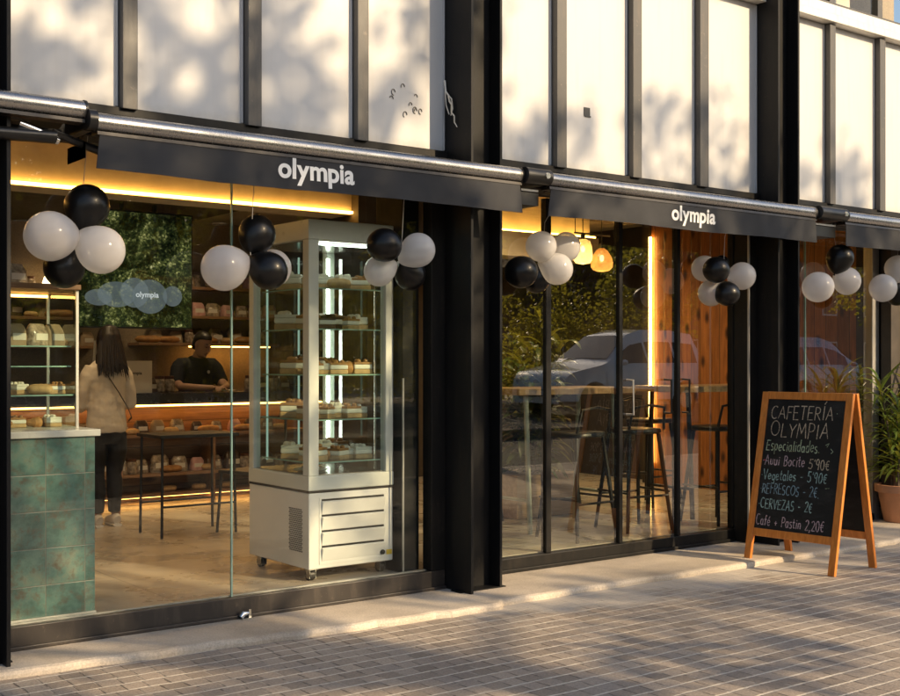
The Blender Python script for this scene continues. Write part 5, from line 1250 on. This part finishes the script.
def car(loc, rotz, paint, van, label, sc=1.0):
    c = thing('parked_car', label, 'car', loc, rotz, 'cars parked in the street'); c.scale = (sc, sc, sc)
    Lc = 4.3; hw = .88
    top = [(-2.15, .62), (-2.08, .80), (-1.9, .92), (-1.15, 1.06), (-.95, 1.12), (-.2, 1.68), (.3, 1.80), (1.2, 1.80), (1.85, 1.72), (2.05, 1.30), (2.12, .95), (2.15, .6)] if van else [(-2.15, .55), (-2.08, .70), (-1.9, .80), (-1.0, .93), (-.8, .97), (.0, 1.40), (.45, 1.48), (1.0, 1.45), (1.6, 1.30), (2.0, .98), (2.12, .9), (2.15, .6)]
    def zt(x):
        for (a, b) in zip(top[:-1], top[1:]):
            if a[0] <= x <= b[0]: return a[1] + (b[1] - a[1]) * (x - a[0]) / (b[0] - a[0])
        return top[-1][1]
    belt = 1.05 if van else .92
    def ring(x):
        z = zt(x); e = min(1, (2.17 - abs(x)) / .35) ** .5; w = hw * (.80 + .20 * e)
        zl = .28
        for wc in (-1.35, 1.35):
            dd = abs(x - wc)
            if dd < .40: zl = max(zl, .28 + math.sqrt(max(0, .40 ** 2 - dd ** 2)) * .95)
        bl = min(belt, z - .05); wt = w - .05 - .22 * max(0, z - belt) / (.7)
        half = [(0, zl), (w - .10, zl), (w - .02, min(zl + .05, bl - .1)), (w, min(max(.55, zl + .06), bl - .04)), (w - .03, bl), (wt + .03, bl + (z - bl) * .72 - .0), (wt - .06, z - .01), (0, z + .012)]
        return half
    xs = [-2.15, -2.1, -2.0, -1.9, -1.78, -1.7, -1.6, -1.5, -1.35, -1.2, -1.1, -1.0, -.95, -.8, -.6, -.4, -.2, 0, .3, .6, .9, .95, 1.05, 1.2, 1.35, 1.5, 1.65, 1.76, 1.85, 1.95, 2.05, 2.12, 2.15]
    rings = []
    for x in xs:
        h = ring(x); rings.append([(x, y, z) for y, z in h] + [(x, -y, z) for y, z in reversed(h[1:-1])])
    MB().loft(rings).build('body', paint, c, True, world=False)
    def win(xa, xb, sgn, name):
        mb = MB(); n = 6
        for k in range(n + 1):
            x = xa + (xb - xa) * k / n; h = ring(x); p4, p5 = h[4], h[5]
            for t in (.08, .9): 
                yy = p4[0] + (p5[0] - p4[0]) * t + .006; zz = p4[1] + (p5[1] - p4[1]) * t; mb.v.append((x, sgn * yy, zz))
        for k in range(n): mb.f.append([2 * k, 2 * k + 1, 2 * k + 3, 2 * k + 2])
        mb.build(name, 'car_glass', c, True, world=False)
    segs = ((-.55, .2), (.27, 1.05), (1.12, 1.75)) if van else ((-.35, .3), (.36, 1.05))
    for sgn in (-1, 1):
        for (a, b) in segs: win(a, b, sgn, 'side_window')
    for (xa, xb, nm) in ((-.88, -.24, 'windscreen'), (1.88, 2.04, 'rear_window') if van else (1.1, 1.9, 'rear_window')):
        mb = MB()
        for k in range(5):
            x = xa + (xb - xa) * k / 4; h = ring(x); ww = h[6][0] + .02
            for u in (-1, -.5, 0, .5, 1): mb.v.append((x + (-.006 if nm == 'windscreen' else .006), u * ww * .97, zt(x) + .020 - .012 * u * u))
        for k in range(4):
            for j in range(4): q = k * 5 + j; mb.f.append([q, q + 5, q + 6, q + 1])
        mb.build(nm, 'car_glass', c, True, world=False)
    for wc in (-1.35, 1.35):
        for sgn in (-1, 1):
            w = MB().limb([(wc, sgn * .68, .32), (wc, sgn * .87, .32)], .32, 24).build('wheel', 'rubber', c, True, world=False)
            MB().limb([(wc, sgn * .80, .32), (wc, sgn * .88, .32)], [.20, .19], 18).build('rim', 'steel_in', w, True, world=False)
    for sgn in (-1, 1):
        MB().ball((-2.02, sgn * .60, .74 if van else .64), (.11, .16, .085), 12, 8).build('headlight', 'lamp_glass', c, True, world=False)
        MB().box(2.10, 2.16, sgn * .68 - .08, sgn * .68 + .08, .75, 1.0).build('tail_light', 'chalk_r', c, world=False, bevel=.02)
        MB().ball((-.62, sgn * .98, belt + .05), (.06, .09, .06), 10, 6).build('wing_mirror', paint, c, True, world=False)
    MB().box(-2.2, -2.12, -.55, .55, .42, .56).build('grille', 'black', c, world=False, bevel=.01)
    MB().box(-2.215, -2.20, -.26, .26, .44, .54).build('number_plate', 'white_ink', c, world=False)
car((18.9, -12.6, rz(-12.6) + .02), 0, 'car_white', True, 'white van-like car reflected in the folding glass doors', 1.05)
car((26.3, -12.7, rz(-12.7) + .02), math.pi, 'car_silver', True, 'silver estate car parked farther along the road', 1.0)
car((31.6, -12.6, rz(-12.6) + .02), 0, 'car_white', False, 'white low car parked farthest along the road')

for (hx0, hx1, hh, lab) in ((-14, 9, 7.2, 'low brown terrace building across the street, left end'), (9.3, 29.6, 7.0, 'grey brown terrace building across the street behind the hedge')):
    h2 = thing('terrace_building', lab, 'building', ((hx0 + hx1) / 2, -34, -.05))
    MB().box(hx0, hx1, -44, -34, -.1, hh).build('wall', 'stucco_dark', h2)
    MB().box(hx0 - .1, hx1 + .1, -44.2, -33.8, hh + .005, hh + .4).build('roof', 'ceil_dark', h2)
    nw = int((hx1 - hx0) / 3.4)
    for fl in range(2):
        for k in range(nw):
            xx = hx0 + 1 + k * 3.4; z = 1.0 + fl * 3.6
            w = MB().box(xx, xx + 1.5, -33.999, -33.95, z, z + 2.0).build('window', 'slab', h2)
            MB().box(xx + .08, xx + 1.42, -33.949, -33.94, z + .08, z + 1.92).build('pane', 'car_glass', w)
hs = thing('far_house', 'plain beige apartment house across the street', 'building', (44, -32, -.05))
MB().box(30, 62, -42, -32, -.1, 9.5).build('wall', 'stucco', hs)
MB().box(29.8, 62.2, -42.2, -31.8, 9.505, 9.9).build('roof', 'ceil_dark', hs)
for fl in range(3):
    for k in range(8):
        xx = 31.5 + k * 3.8; z = .9 + fl * 3
        w = MB().box(xx, xx + 1.3, -31.999, -31.95, z, z + 1.6).build('window', 'slab', hs)
        MB().box(xx + .08, xx + 1.22, -31.949, -31.94, z + .08, z + 1.52).build('pane', 'car_glass', w)
